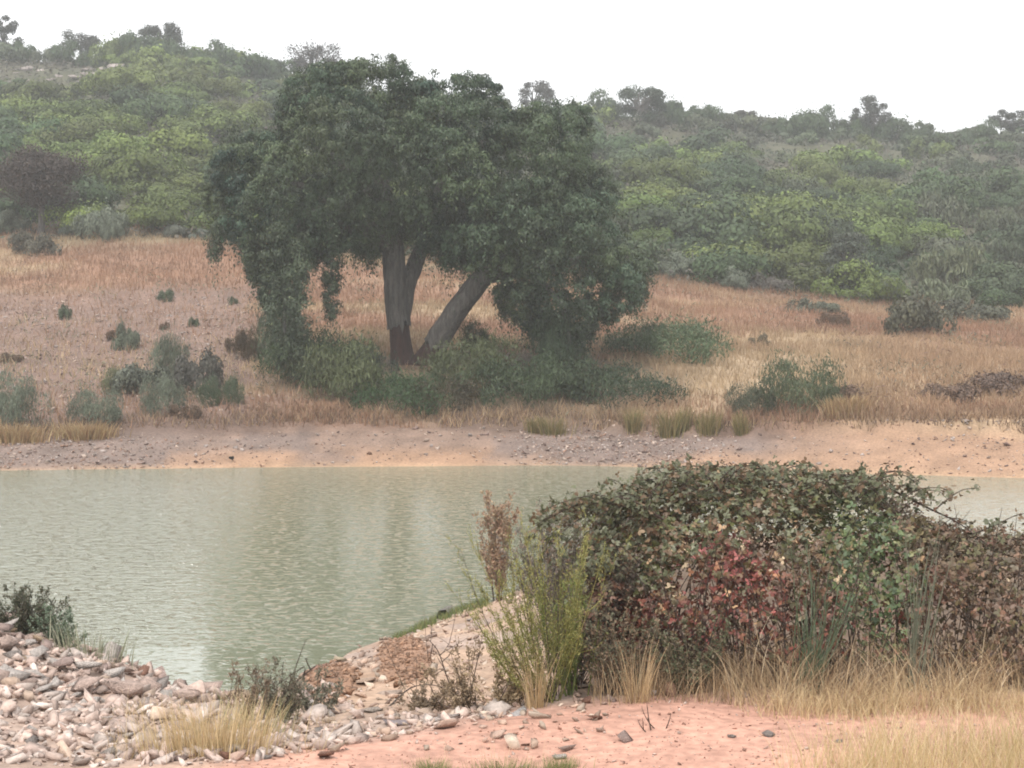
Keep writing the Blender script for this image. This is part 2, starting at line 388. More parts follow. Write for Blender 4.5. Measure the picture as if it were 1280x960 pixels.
# ------------------------------------------------------------------ big cork oak
def in_poly(x, y, poly):
    r = np.zeros(len(x), bool); n = len(poly)
    for a in range(n):
        x0, y0 = poly[a]; x1, y1 = poly[(a + 1) % n]
        c = ((y0 > y) != (y1 > y)) & (x < (x1 - x0) * (y - y0) / (y1 - y0 + 1e-9) + x0); r ^= c
    return r
def edge_dist(x, y, poly):
    d = np.full(len(x), 1e9); n = len(poly)
    for a in range(n):
        p0 = np.array(poly[a], float); p1 = np.array(poly[(a + 1) % n], float); e = p1 - p0
        t = np.clip(((x - p0[0]) * e[0] + (y - p0[1]) * e[1]) / (e @ e + 1e-9), 0, 1)
        d = np.minimum(d, np.hypot(x - p0[0] - t * e[0], y - p0[1] - t * e[1]))
    return d
OAK_Y = 70.
CROWN = [(250, 228), (266, 196), (283, 160), (322, 140), (337, 166), (347, 122), (362, 90), (400, 76), (440, 73), (470, 68), (510, 66), (527, 96), (545, 84), (582, 85), (622, 98),
  (640, 138), (655, 126), (700, 118), (736, 135), (744, 176), (735, 200), (760, 205), (780, 250), (796, 288), (786, 304), (826, 328), (822, 352), (805, 374), (790, 396), (748, 412), (735, 440),
  (685, 446), (668, 418), (630, 402), (612, 386), (618, 366), (596, 340), (560, 332), (548, 352), (530, 330), (516, 300), (492, 292), (476, 330), (468, 366), (455, 345),
  (441, 310), (428, 330), (424, 386), (415, 402), (405, 380), (402, 330), (386, 345), (378, 400), (386, 442), (345, 442), (334, 390), (310, 350), (300, 312),
  (286, 290), (277, 325), (262, 330), (254, 305), (262, 285), (255, 255)]
PM = F / OAK_Y
oak_base = G(512, OAK_Y)
oak = empty('cork_oak', oak_base)
tag(oak, 'huge spreading cork oak with drooping dark crown and forked bare trunk on the far bank', 'tree')
def loc(V, root): return np.asarray(V) - np.array(root.location)
def oak_wood(name, pts, rad, mat, n=44, sides=26, wob=.2, seed=0, ragged=0.):
    w = spline([P(a, b, OAK_Y + d) for a, b, d in pts], n); r = np.interp(np.linspace(0, 1, n), np.linspace(0, 1, len(rad)), rad)
    V, f = tube(w, r, sides, wob, seed)
    if ragged: V[:sides, 2] += R.normal(0, ragged, sides); V[sides:2 * sides, 2] += R.normal(0, ragged * .3, sides)
    return build(name, loc(V, oak), f, mat, None, oak, True)
oak_wood('trunk', [(500, 408, 0), (497, 385, 0), (494, 350, 0), (490, 300, 0), (478, 240, .2), (462, 180, .3), (452, 130, .3)], [.49, .46, .44, .42, .34, .2, .1], M_cork, seed=1, ragged=.16)
oak_wood('stripped_trunk', [(506, 482, 0), (503, 455, 0), (501, 430, 0), (499, 404, 0), (498, 390, 0)], [.70, .53, .45, .42, .39], M_strip, 14, seed=2)
oak_wood('trunk', [(545, 432, -.5), (553, 415, -.6), (572, 385, -.8), (598, 354, -1.), (632, 320, -1.2), (680, 272, -1.), (722, 215, -.8)], [.47, .46, .43, .39, .31, .22, .1], M_cork, seed=3, ragged=.14)
oak_wood('stripped_trunk', [(520, 482, 0), (529, 458, -.2), (540, 440, -.4), (548, 426, -.5), (556, 412, -.6)], [.66, .52, .45, .42, .39], M_strip, 14, seed=4)
oak_wood('limb', [(499, 418, .1), (503, 388, .15), (510, 356, .35), (521, 325, .7), (532, 295, 1.), (548, 245, 1.2), (570, 180, 1.4), (582, 120, 1.4)], [.30, .34, .34, .31, .27, .23, .17, .08], M_cork, seed=5)
oak_wood('limb', [(491, 315, -.2), (470, 290, -.8), (440, 266, -.6), (408, 250, -.4), (368, 228, 0.), (325, 215, .3)], [.32, .27, .22, .18, .12, .06], M_cork, seed=6)
oak_wood('limb', [(489, 296, -.2), (458, 296, -.8), (425, 276, -1.2), (400, 262, -1.6), (374, 285, -1.8), (358, 360, -2.4), (356, 430, -2.4)], [.22, .2, .18, .16, .12, .09, .05], M_cork, seed=7)
oak_wood('limb', [(606, 346, -1.), (650, 340, 1.), (700, 330, 2.), (745, 320, 2.4), (785, 322, 2.4)], [.3, .26, .2, .14, .06], M_cork, seed=8)
oak_wood('limb', [(480, 250, .2), (420, 200, 2.), (370, 165, 3.), (330, 160, 3.)], [.3, .22, .14, .06], M_cork, seed=9)
oak_wood('limb', [(560, 210, 1.3), (620, 170, 2.), (670, 150, 2.)], [.2, .14, .05], M_cork, seed=10)
oak_wood('limb', [(640, 315, -1.2), (700, 380, -2.4), (712, 430, -2.6)], [.16, .1, .05], M_cork, seed=11)

pxs = R.uniform(245, 830, 14000); pys = R.uniform(62, 450, 14000)
k = in_poly(pxs, pys, CROWN); pxs, pys = pxs[k], pys[k]; ed = edge_dist(pxs, pys, CROWN) / PM
OPEN = [(462, 300), (545, 300), (560, 335), (610, 340), (570, 400), (470, 400)]
A = Acc()
def clump(c0, r, n, tone, dirn=(0, -.3, .45), hangf=.25, hl=.3):
    dv = norm(R.normal(size=(n, 3)) + np.array(dirn)); rr = R.uniform(.1, 1.0, (n, 1)) ** .45
    c = c0 + dv * rr * r * np.array([1, 1, .85]); hang = R.random(n) < hangf; c[hang, 2] -= R.exponential(hl, int(hang.sum()))
    nn = norm(dv + R.normal(0, .30, (n, 3)) + np.array([0, 0, .1])); dd = np.array([0, 0, -1.]) + R.normal(0, .5, (n, 3))
    V, f = leaves(c, nn, dd, R.uniform(.09, .18, n), R.uniform(.04, .07, n), .12)
    cc = np.asarray(tone)[None] * R.uniform(.75, 1.25, (n, 1)); y_ = (R.random(n) < .05) & (dv[:, 2] > .3); cc[y_] = np.array([.13, .15, .075])
    A.add(V, f, np.repeat(np.clip(cc, .01, 1), 4, 0))
# drooping masses: a domed top of leaf sprays with hanging skirts, open underneath
mass = []
for a in range(len(pxs)):
    if ed[a] < .55: continue
    r = min(ed[a] * .95, R.uniform(.85, 1.55)); front = R.random() < .68
    d = (-1 if front else 1) * min(ed[a] * 1.3, 4.6) + R.normal(0, .55)
    if in_poly(pxs[a:a + 1], pys[a:a + 1], OPEN)[0] and d < .4: continue
    c = np.array([(pxs[a] - 640) / F * (OAK_Y + d), OAK_Y + d, CH - (pys[a] - HY) * (OAK_Y + d) / F])
    if all(np.sum((c - q) ** 2) > (1.08 * max(r, p_)) ** 2 for q, p_ in mass): mass.append((c, r))
    if len(mass) > 135: break
for c, r in mass:
    tone = np.array([.046, .070, .034]) * R.uniform(.7, 1.4) + np.array([.008, .006, 0]) * R.normal()
    for q in range(int(9 + 15 * r)):
        d = norm(R.normal(size=3) + np.array([0, -.25, .25])); d[2] = max(d[2], -.55)
        p = c + d * r * np.array([1, 1, .8]) * R.uniform(.65, 1.02)
        if d[2] < .25: p[2] -= R.uniform(0, .55) * r
        clump(p, R.uniform(.24, .42) * (.5 + .5 * r), 135, tone * R.uniform(.8, 1.25), (d[0] * .6, d[1] * .6 - .2, .5))
# thin sprays along the outline and the loose ends
for a in np.where((ed > .08) & (ed < .62))[0][:260]:
    d = R.normal(0, .8) * min(1, ed[a] * 2)
    if in_poly(pxs[a:a + 1], pys[a:a + 1], OPEN)[0]: continue
    clump(np.array([(pxs[a] - 640) / F * (OAK_Y + d), OAK_Y + d, CH - (pys[a] - HY) * (OAK_Y + d) / F]), R.uniform(.22, .4), 70, np.array([.05, .068, .036]) * R.uniform(.75, 1.3))
ex = [(R.uniform(338, 384), q, R.uniform(-4.6, -3.), R.uniform(.35, .55)) for q in np.linspace(285, 446, 46)] + [(R.uniform(262, 276), q, -.6, .3) for q in np.linspace(282, 322, 9)] + [(R.uniform(408, 422), q, -2., .26) for q in np.linspace(300, 396, 16)] + [(R.uniform(690, 738), q, R.uniform(-3, -1), .5) for q in np.linspace(390, 444, 14)]
for a, b, d, r in ex: clump(P(a, b, OAK_Y + d), r, 130, np.array([.05, .068, .037]) * R.uniform(.75, 1.3))
V, f, C = A.arrays(); build('crown', loc(V, oak), f, M_oak, C, oak)

# ------------------------------------------------------------------ bush prototypes
def bush_arrays(seed, w=1., h=.7, nl=26, n=1800, ls=.1, upr=.3, jit=.4, thin=0.0, flat=.75, col=(.1, .12, .06), spikes=0., wisp=.06):
    """unit bush: w = half width, h = height; lobes on a dome, leaf blades on the lobes"""
    r = np.random.default_rng(seed)
    th = r.uniform(0, 2 * np.pi, nl); e = np.arcsin(r.uniform(0, 1, nl) ** .9); q = r.uniform(.4, 1.0, nl)
    c = np.stack([np.cos(th) * np.cos(e) * q * w, np.sin(th) * np.cos(e) * q * w, np.sin(e) * q * h * .82 + h * .08], 1)
    lr = r.uniform(.24, .46, nl) * min(w, h * 1.3)
    k = r.integers(0, nl, n); d = norm(r.normal(size=(n, 3)) + norm(c[k]) * .8 + np.array([0, 0, upr]))
    p = c[k] + d * (lr[k] * r.uniform(.55, 1.08, n) ** .7)[:, None] * np.array([1, 1, flat])
    nn = norm(d + r.normal(0, jit, (n, 3))); dd = r.normal(size=(n, 3)) + np.array([0, 0, .3 + spikes * 3])
    wi = r.random(n) < wisp; p[wi] += d[wi] * r.uniform(.02, .2, (int(wi.sum()), 1)) + np.array([0, 0, .04])
    p[:, 2] = np.maximum(p[:, 2], -.02)
    if spikes:
        nn = norm(np.stack([d[:, 0], d[:, 1], d[:, 2] * .2], 1) + r.normal(0, jit, (n, 3)))
    L_ = r.uniform(.7, 1.4, n) * ls; W_ = L_ * (.62 if not spikes else .22)
    V, f = leaves(p, nn, dd, L_, W_, .1)
    lobec = r.uniform(.78, 1.22, (nl, 1)); cc = np.array(col)[None] * lobec[k] * r.uniform(.7, 1.3, (n, 1))
    return V, f, np.repeat(cc, 4, 0)
def proto(name, **kw):
    V, f, C = bush_arrays(**kw); o = build(name, V, f, M_bush, C, None, link=False); return o.data
def put(name, me, at, scale, rot, color, label, cat='bush', group=None):
    o = bpy.data.objects.new(name, me); COL.objects.link(o); o.location = at; o.rotation_euler = (0, 0, rot)
    o.scale = scale if hasattr(scale, '__len__') else (scale,) * 3
    o.color = (*color, 1); tag(o, label, cat, group); return o

ROUND = [proto('bush_round', seed=100 + s, h=.72 + .1 * (s % 3), nl=13 + 3 * (s % 3), n=5200, ls=.078, jit=.26, upr=.45, col=(1, 1, 1)) for s in range(6)]
LOOSE = [proto('bush_loose', seed=130 + s, h=.62, nl=20, n=3600, ls=.075, jit=.45, col=(1, 1, 1)) for s in range(4)]
SPIKY = [proto('bush_spiky', seed=150 + s, h=.85, nl=24, n=1900, ls=.2, jit=.5, spikes=1., col=(1, 1, 1)) for s in range(4)]
NEARB = [proto('bush_near', seed=170 + s, h=.8, nl=20, n=5200, ls=.085, jit=.45, spikes=.5, wisp=.22, col=(1, 1, 1)) for s in range(4)]

# ------------------------------------------------------------------ bushes on the hillside
cand = []
for _ in range(60000):
    y = 106 + 126 * R.random() ** .9; px = R.uniform(-90, 1370)
    cand.append((px, y))
kept = []; kx = []; ky = []
for px, y in cand:
    x = (px - 640) / F * y
    if y < 112 and R.random() < .4: continue
    dmin = 3.1 + 2.5 * sstep(110, 190, y) + 1.0 * vnoise(x * .1, y * .1, 7)
    if kx and np.min((np.array(kx) - x) ** 2 + (np.array(ky) - y) ** 2) < dmin ** 2: continue
    # the bare stone outcrop on the upper left stays open
    kept.append((px, y)); kx.append(x); ky.append(y)
kept.sort(key=lambda q: q[1])
hb = []
for px, y in kept:
    g = G(px, y); py = HY + F * (CH - g[2]) / y
    if py < 112 and px < 150 and py > 78: continue
    hb.append((px, y, g, py))
many = hb[:245]; rest = hb[245:]
def hill_kind(px, py, g):
    n = fbm(g[0] * .05, g[1] * .05, 91); n2 = R.random()
    bright = max(float(sstep(210, 90, math.hypot((px - 190) / 1.2, (py - 185) * 1.3))) * .95, float(sstep(110, 50, math.hypot((px - 1010) / 2.2, (py - 270)))) * .55, float(sstep(70, 30, math.hypot(px - 820, py - 262))) * .8,)
    if n2 < bright * .85 + .08: return 'bright'
    if n2 < .80 - .45 * n: return 'grey'
    return 'dark'
def hill_where(px, py, y):
    v = 'at the foot of the hillside' if y < 122 else ('low on the hillside' if y < 142 else ('half way up the hillside' if y < 175 else ('high on the hillside' if y < 205 else 'just below the hill crest')))
    hz = ('left of the big oak' if px < 250 else ('behind the big oak' if px < 780 else ('right of the big oak' if px < 960 else ('below the bare-topped skyline tree' if px < 1130 else 'toward the right edge'))))
    return v, hz
HC = {'bright': (.108, .142, .036), 'grey': (.088, .102, .060), 'dark': (.050, .078, .032)}
def place_hill(px, y, g, py, arr=None):
    kd = hill_kind(px, py, g); c = np.array(HC[kd]) * R.uniform(.93, 1.07, 3) * R.uniform(.62, 1.3)
    wd = R.uniform(2.1, 3.9) * (.85 if y < 120 else 1.05) * (.8 if kd == 'grey' else 1.); hh = wd * R.uniform(.75, 1.15)
    if kd == 'grey': me = (LOOSE + SPIKY)[R.integers(0, 8)]; nm = 'loose shrub'
    else: me = ROUND[R.integers(0, 6)]; nm = 'rounded bush'
    return kd, c, wd, hh, me, nm
for px, y, g, py in many:
    kd, c, wd, hh, me, nm = place_hill(px, y, g, py); v, hz = hill_where(px, py, y)
    sz = 'broad' if wd > 3.1 else ('middling' if wd > 2.5 else 'small')
    cn = {'bright': 'bright green', 'grey': 'grey green', 'dark': 'dark green'}[kd]
    put('bush', me, g - np.array([0, 0, .15]), (wd, wd, hh), R.uniform(0, 6.28), c, f'{sz} {cn} {nm} {v}, {hz}', 'bush', f'{sz} {cn} bushes {v} {hz}')
for q, (px, w_, h_, kd) in enumerate([(22, 44, 26, 'dark'), (62, 40, 22, 'grey'), (84, 44, 24, 'dark'), (126, 46, 24, 'dark'), (150, 60, 34, 'bright'), (178, 56, 34, 'dark'), (214, 46, 34, 'dark'), (244, 50, 28, 'dark'), (272, 50, 30, 'dark'), (300, 46, 28, 'dark'), (330, 50, 28, 'dark'), (620, 50, 26, 'grey'), (700, 54, 28, 'dark'), (726, 44, 28, 'bright'), (752, 50, 30, 'dark'), (846, 60, 34, 'dark'), (880, 50, 26, 'dark'), (905, 40, 18, 'grey'), (962, 40, 20, 'dark'), (1000, 62, 32, 'dark'), (1032, 48, 30, 'dark'), (1076, 46, 32, 'dark'), (1112, 56, 30, 'dark'), (1142, 44, 22, 'dark'), (1176, 44, 22, 'grey'), (1204, 44, 22, 'dark'), (1236, 40, 22, 'dark')]):
    y = 222.; g = G(px, y); k_ = F / y; put('bush', ROUND[q % 6], g - np.array([0, 0, .4]), (w_ / k_ / 1.8, w_ / k_ / 2, h_ / k_ / .62), q * 1.3, np.array(HC[kd]), f'{dict(bright="bright green", grey="grey green", dark="dark green")[kd]} bush on the very crest ' + hill_where(px, 0, 250)[1] + (', broad' if w_ > 48 else ', small'), 'bush', f'{kd} crest bushes ' + hill_where(px, 0, 250)[1] + (' broad' if w_ > 48 else ' small'))
A = Acc()
for px, y, g, py in rest[:420]:
    kd, c, wd, hh, me, nm = place_hill(px, y, g, py)
    V, f, C = bush_arrays(seed=int(R.integers(1e6)), h=.75, nl=11, n=1300, ls=.13, jit=.25, upr=.45, col=c)
    A.add(V * np.array([wd, wd, hh]) + g - np.array([0, 0, .15]), f, C)
o = A.build('distant_shrubbery', M_leaf); tag(o, 'mass of small bushes merging along the top of the hill', 'shrubbery', kind='stuff')

# low scrub between the bushes
n = 75000; y = 104 + 130 * R.random(n) ** .8; px = R.uniform(-120, 1400, n); x = (px - 640) / F * y; z = Z(x, y)
cl = fbm(x * .45, y * .45, 95); k = cl > .36; x, y, z, cl = x[k], y[k], z[k], cl[k]; n = len(x)
hh = np.maximum(0, cl - .36) * 3.0 * sstep(236, 215, y) * R.uniform(.2, 1., n)
c = np.stack([x, y, z + hh], 1); nn = R.normal(0, .5, (n, 3)) + np.array([0, -.3, .8])
V, f = leaves(c, nn, R.normal(size=(n, 3)) + np.array([0, 0, .8]), R.uniform(.3, .6, n), R.uniform(.14, .3, n), .1)
hue = fbm(x * .12, y * .12, 96)[:, None]; cc = lerp(np.array([[.09, .08, .06]]), np.array([[.065, .075, .046]]), sstep(.38, .58, hue)) * R.uniform(.65, 1.35, (n, 1))
o = build('scrub', V, f, M_leaf, np.repeat(cc, 4, 0)); tag(o, 'low grey green heath covering the hillside between the bushes', 'scrub', kind='stuff')

# boulders of the bare outcrop, upper left
ROCKM = []
for HV, HF in HULLS: ROCKM.append(build('rock', HV, [HF], M_rock, None, None, False, False).data)
def rock(at, s, rot, col, label, group=None, name='rock', flat=1., tilt=0., cat='rock', mesh=None):
    o = bpy.data.objects.new(name, ROCKM[int(R.integers(0, len(ROCKM))) if mesh is None else mesh]); COL.objects.link(o); o.location = at
    o.rotation_euler = (tilt * R.normal(), tilt * R.normal(), rot); o.scale = (s, s, s * flat); o.color = (*col, 1); tag(o, label, cat, group); return o
for q in range(26):
    px, py = R.uniform(10, 155), R.uniform(84, 108); g = hit(px, py, 180, 228)
    rock(g, R.uniform(.5, 1.5), R.uniform(0, 6), np.array((.34, .29, .27)) * R.uniform(.8, 1.2), 'pale grey boulder of the bare stone outcrop high on the left of the hill', 'boulders of the hill outcrop', 'boulder', .6)

# ------------------------------------------------------------------ trees on the skyline
def small_tree(name, px, base_py, top_py, wpx, y, col, label, seed, dens=1., trunk_show=.12, lobes=16, lo=200, group=None, leaf=.2):
    r = np.random.default_rng(seed); g = G(px, y); k_ = F / y
    if base_py is not None: g = np.array([(px - 640) / F * y, y, min(g[2], CH - (base_py - HY) * y / F)])
    root = empty(name, g); tag(root, label, 'tree', group)
    topz = CH - (top_py - HY) * y / F - g[2]; w = wpx / k_ / 2
    ch = topz * (1 - trunk_show); c0 = topz - ch / 2
    A = Acc(); W_ = Acc()
    V, f = tube(spline([(0, 0, -.3), (.1, 0, topz * .3), (-.1 * w, 0, c0), (0, 0, topz * .85)], 10), np.linspace(max(.09, w * .07), .04, 10), 8, .1, seed); W_.add(V, f, (1, 1, 1))
    for q in range(int(lobes * 1.5)):
        d = norm(r.normal(size=3)); qq = r.uniform(.45, .92)
        tz = r.uniform(.14, .9) if trunk_show < .2 else None
        c = np.array([d[0] * w * qq * .8, d[1] * w * qq * .7, c0 + d[2] * ch / 2 * qq * .85]); lr = r.uniform(.2, .34) * w
        if tz is not None: rr_ = w * .85 * math.sin(math.pi * (.18 + .72 * tz)) ** .7 * r.uniform(.2, 1) ** .5; an = r.uniform(0, 6.28); c = np.array([rr_ * math.cos(an), rr_ * math.sin(an), tz * topz])
        V, f = tube(spline([(0, 0, c0 * r.uniform(.5, .9)), (c[0] * .5, c[1] * .5, (c[2] + c0) * .5), c], 5), [.05 * w * .5, .035 * w * .5, .01], 5) if False else tube(spline([(0, 0, c0 * r.uniform(.5, .9)), (c[0] * .5, c[1] * .5, (c[2] + c0) * .5 - .1), c], 5), np.linspace(.035, .012, 5) * w * .8, 5)
        W_.add(V, f, (1, 1, 1))
        n = int(lo * dens); dv = norm(r.normal(size=(n, 3)) + np.array([0, 0, .3])); p = c + dv * lr * (r.uniform(.2, 1.05, (n, 1)) ** .6) * np.array([1, 1, .75])
        V, f = leaves(p, dv + r.normal(0, .5, (n, 3)), r.normal(size=(n, 3)), r.uniform(.7, 1.3, n) * leaf, r.uniform(.4, .7, n) * leaf, .1)
        A.add(V, f, np.repeat(np.array(col)[None] * r.uniform(.8, 1.2) * r.uniform(.7, 1.3, (n, 1)), 4, 0))
    Vw, fw, _ = W_.arrays(); build('trunk', Vw, fw, M_cork, None, root, True)
    V, f, C = A.arrays(); build('crown', V, f, M_leaf, C, root); return root
DK = (.05, .055, .042)
small_tree('oak_tree', 202, 78, 27, 62, 226, DK, 'round dark oak standing out highest on the skyline left of the big oak', 1, lobes=20, leaf=.26)
small_tree('oak_tree', 100, 76, 39, 58, 228, DK, 'low spreading dark tree on the crest beside the round skyline oak', 2, lobes=16, leaf=.26)
small_tree('oak_tree', 4, 72, 18, 46, 222, DK, 'dark tree cut by the left edge of the photo on the skyline', 3, lobes=14, leaf=.26)
small_tree('oak_tree', 392, 112, 55, 92, 226, (.06, .055, .048), 'greyish brown tree rising on the crest just behind the top of the big oak', 4, lobes=22, leaf=.26)
small_tree('oak_tree', 668, 134, 99, 60, 228, (.06, .058, .05), 'flat topped grey tree on the skyline over the right shoulder of the big oak', 5, lobes=14, leaf=.26)
small_tree('oak_tree', 1090, 166, 118, 58, 222, DK, 'gappy dark tree with a see-through top standing up on the right skyline', 6, lobes=20, dens=.9, leaf=.26)
small_tree('oak_tree', 1260, 166, 138, 52, 225, DK, 'low dark tree on the skyline near the right edge of the photo', 7, lobes=12, leaf=.26)
small_tree('oak_tree', 930, 160, 139, 40, 228, (.07, .065, .055), 'small brownish tree on the skyline right of the green crest bushes', 8, lobes=10, leaf=.26)
small_tree('oak_tree', 800, 150, 108, 80, 215, (.05, .07, .04), 'broad dark green tree on the crest right of the big oak', 9, lobes=22, leaf=.26, trunk_show=.15)
small_tree('oak_tree', 50, 300, 172, 150, 106, (.06, .045, .037), 'purplish brown small tree with thin trunk at the left end of the dry field', 10, lobes=34, lo=330, dens=1., trunk_show=.22, leaf=.17)
small_tree('holm_oak', 1058, 352, 288, 66, 108, (.085, .1, .075), 'grey green dome shaped small tree at the hill foot above the brambles', 12, lobes=26, trunk_show=.12, leaf=.16)

# ------------------------------------------------------------------ bushes on the far slope
def far_bush(px, py, wpx, hpx, kind, col, label, lo=58, hi=125, group=None):
    g = hit(px, py, lo, hi); k_ = F / g[1]
    me = {'n': NEARB, 's': LOOSE, 'l': LOOSE, 'r': ROUND}[kind][int(R.integers(0, 4))]
    pw = wpx / k_ / 2 / .76; ph = .92 * hpx / k_ / (.72 if kind in 'ns' else .62)
    return put('bush', me, g - np.array([0, 0, .05]), (pw, pw * .8, ph), R.uniform(0, 6.28), col, label, 'bush', group)
GG = (.135, .155, .11); DG = (.08, .105, .06); OLV = (.13, .14, .075); BRN = (.13, .085, .055)
under = [(395, 476, 120, 66, DG, 'dark green bush under the left hanging branches of the big oak'), (350, 462, 60, 90, GG, 'grey green bush at the foot of the hanging left foliage column'),
 (430, 492, 120, 62, OLV, 'olive bush left of the big oak trunk'), (505, 512, 96, 44, (.06, .1, .045), 'bright leafy bush in front of the big oak trunk'), (466, 484, 60, 50, (.06, .075, .06), 'bluish bush against the dark stripped trunk'),
 (585, 480, 110, 56, OLV, 'olive bush right of the leaning oak trunk'), (640, 500, 110, 50, DG, 'dark low bush in the shade right of the oak trunk'), (700, 504, 120, 52, DG, 'dense dark bush in the middle of the row below the oak'),
 (765, 502, 120, 46, (.055, .075, .045), 'long dark bush near the right end of the row below the oak'), (550, 508, 90, 34, (.10, .075, .05), 'brownish low bush below the leaning oak trunk'), (596, 444, 42, 42, DG, 'small round dark shrub seen in the gap right of the leaning trunk'),
 (700, 470, 70, 70, (.06, .085, .05), 'green bush touching the lowest right hand branches of the oak'), (310, 448, 40, 36, BRN, 'brown dry shrub left of the hanging oak foliage')]
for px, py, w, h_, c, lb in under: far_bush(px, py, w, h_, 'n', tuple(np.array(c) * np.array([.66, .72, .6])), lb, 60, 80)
for px, py, w, h_, kd, c, lb in [
 (22, 534, 62, 62, 'n', GG, 'grey green broom bush by the left edge above the shore'), (120, 530, 56, 42, 'n', GG, 'low grey green bush above the shore beside straw grass'),
 (204, 516, 50, 44, 'n', GG, 'lowest bush of the grey green clump on the left slope'), (178, 490, 72, 46, 's', (.11, .12, .09), 'pale silvery shrub in the clump on the left slope'),
 (214, 478, 48, 62, 'n', GG, 'tallest grey green shrub of the clump on the left slope'), (248, 490, 56, 58, 'l', (.09, .085, .07), 'brownish grey shrub at the right of the left slope clump'),
 (290, 506, 24, 38, 'n', DG, 'small dark upright bush between the clump and the oak foliage'), (258, 508, 28, 34, 'n', DG, 'small dark bush at the lower right of the left slope clump'),
 (150, 492, 34, 30, 'n', OLV, 'small olive bush at the left tip of the left slope clump'), (160, 438, 26, 46, 's', GG, 'narrow upright grey green shrub on the bare left slope'), (142, 425, 18, 22, 's', BRN, 'dry brown shrublet beside the narrow upright shrub'),
 (81, 398, 17, 24, 's', DG, 'lone tiny bush at the edge of the bare patch, far left'), (208, 376, 18, 20, 's', DG, 'lone tiny bush in the rusty dry grass'), (291, 380, 12, 14, 's', DG, 'tiniest bush in the dry grass near the oak foliage'),
 (242, 408, 12, 16, 's', DG, 'tiny dark shrublet on stony soil left of the oak'), (205, 412, 12, 14, 's', BRN, 'tiny brown shrublet on stony soil'), (297, 440, 26, 30, 'l', BRN, 'reddish brown dry bush close to the hanging oak foliage'),
 (15, 452, 26, 14, 'l', BRN, 'flat dark brown dead bush on the bare slope by the left edge'), (232, 520, 40, 16, 'l', BRN, 'low brown dead bush below the left slope clump'),
 (38, 318, 52, 34, 'l', (.09, .085, .06), 'brownish bush at the foot of the purplish brown tree'), (124, 298, 50, 36, 'r', GG, 'round grey green bush at the top of the dry field'), (140, 301, 22, 22, 'r', GG, 'small round bush leaning on the larger one atop the dry field'),
 (88, 293, 36, 18, 'r', (.12, .14, .11), 'pale silvery low shrub at the field top beside the purplish tree'), (215, 295, 40, 16, 'r', (.12, .13, .1), 'pale low shrub at the field top near the oak'), (248, 298, 30, 14, 'r', (.14, .16, .13), 'whitish low shrub beside the oak crown edge'),
 (10, 290, 34, 20, 'r', GG, 'low bush by the left edge at the field top'),
 (842, 448, 130, 46, 'n', (.085, .12, .06), 'long low fresh green bush right of the oak'), (800, 440, 70, 36, 'n', (.08, .11, .06), 'green bush between the oak branches and the long low bush'),
 (1002, 516, 88, 64, 'n', (.085, .105, .055), 'big rounded green bush standing in straw above the right shore'), (940, 516, 56, 34, 'n', (.085, .095, .06), 'lower green bush on the left flank of the big rounded one'),
 (1060, 508, 60, 32, 'l', (.15, .095, .065), 'rusty dry shrub right of the big rounded green bush'), (1145, 418, 84, 54, 'l', (.085, .085, .055), 'dark tangled bramble mound on the right field edge'),
 (1215, 402, 90, 32, 'l', (.09, .095, .065), 'low tangled bramble with a bare stick beside the larger mound'), (1265, 372, 60, 32, 'r', DG, 'dark green bush at the right edge of the photo, hill foot'),
 (1060, 372, 40, 22, 'r', GG, 'round grey bush below the dome shaped small tree'), (1110, 378, 36, 24, 'r', GG, 'round grey bush just above the bramble mound'), (1020, 392, 60, 22, 'l', (.11, .12, .085), 'pale grey low shrub in the grass below the hill foot'),
 (1042, 408, 34, 20, 'l', BRN, 'brown dry bush left of the tangled bramble mound'), (950, 432, 24, 18, 'l', (.14, .115, .07), 'small faded shrub in the straw right of the long low bush'), (850, 346, 50, 22, 'r', GG, 'pale green bush against the right tip of the oak crown'),
 (915, 360, 40, 20, 'r', GG, 'grey green bush where the rusty grass meets the hill'), (962, 364, 50, 26, 'l', (.11, .1, .085), 'twiggy grey bush where the rusty grass meets the hill'), (1190, 500, 70, 26, 'l', (.16, .105, .075), 'low rusty shrub on the right slope'), (1260, 490, 80, 30, 'l', (.15, .1, .075), 'rusty brush at the right edge above the shore')]:
    far_bush(px, py, w, h_, kd, c, lb)

# withered weeds in patches over the slope
n = 26000; y = 60 + 46 * R.random(n) ** 1.1; px = R.uniform(-110, 1390, n); x = (px - 640) / F * y; py = HY + F * (CH - Z(x, y)) / y
cl = fbm(x * .55, y * .55, 111, 3); want = .56 - .12 * sstep(1020, 1120, px) * sstep(430, 455, py) - .05 * sstep(330, 380, px) * sstep(470, 490, py)
k = (cl > want) & (y > S_of(px) + 4.6) & (np.hypot((px - 900 - (500 - py)) / 75, (py - 478) / 60) > 1); x, y, cl, want, px = x[k], y[k], cl[k], want[k], px[k]; n = len(x)
hh = np.minimum((cl - want) * 4., .55) * R.uniform(.1, 1., n); c = np.stack([x, y, Z(x, y) + hh], 1)
V, f = leaves(c, R.normal(0, .6, (n, 3)) + np.array([0, -.4, .6]), R.normal(size=(n, 3)) + np.array([0, 0, 1.2]), R.uniform(.12, .3, n), R.uniform(.025, .07, n), .1)
cc = lerp(np.array([[.21, .13, .09]]), np.array([[.15, .135, .085]]), sstep(.4, .6, fbm(x * .2, y * .2, 112))[:, None]) * R.uniform(.6, 1.4, (n, 1))
o = build('dry_weeds', V, f, M_leaf, np.repeat(cc, 4, 0)); tag(o, 'patches of withered brown weeds in the dry grass of the far slope', 'weeds', kind='stuff')

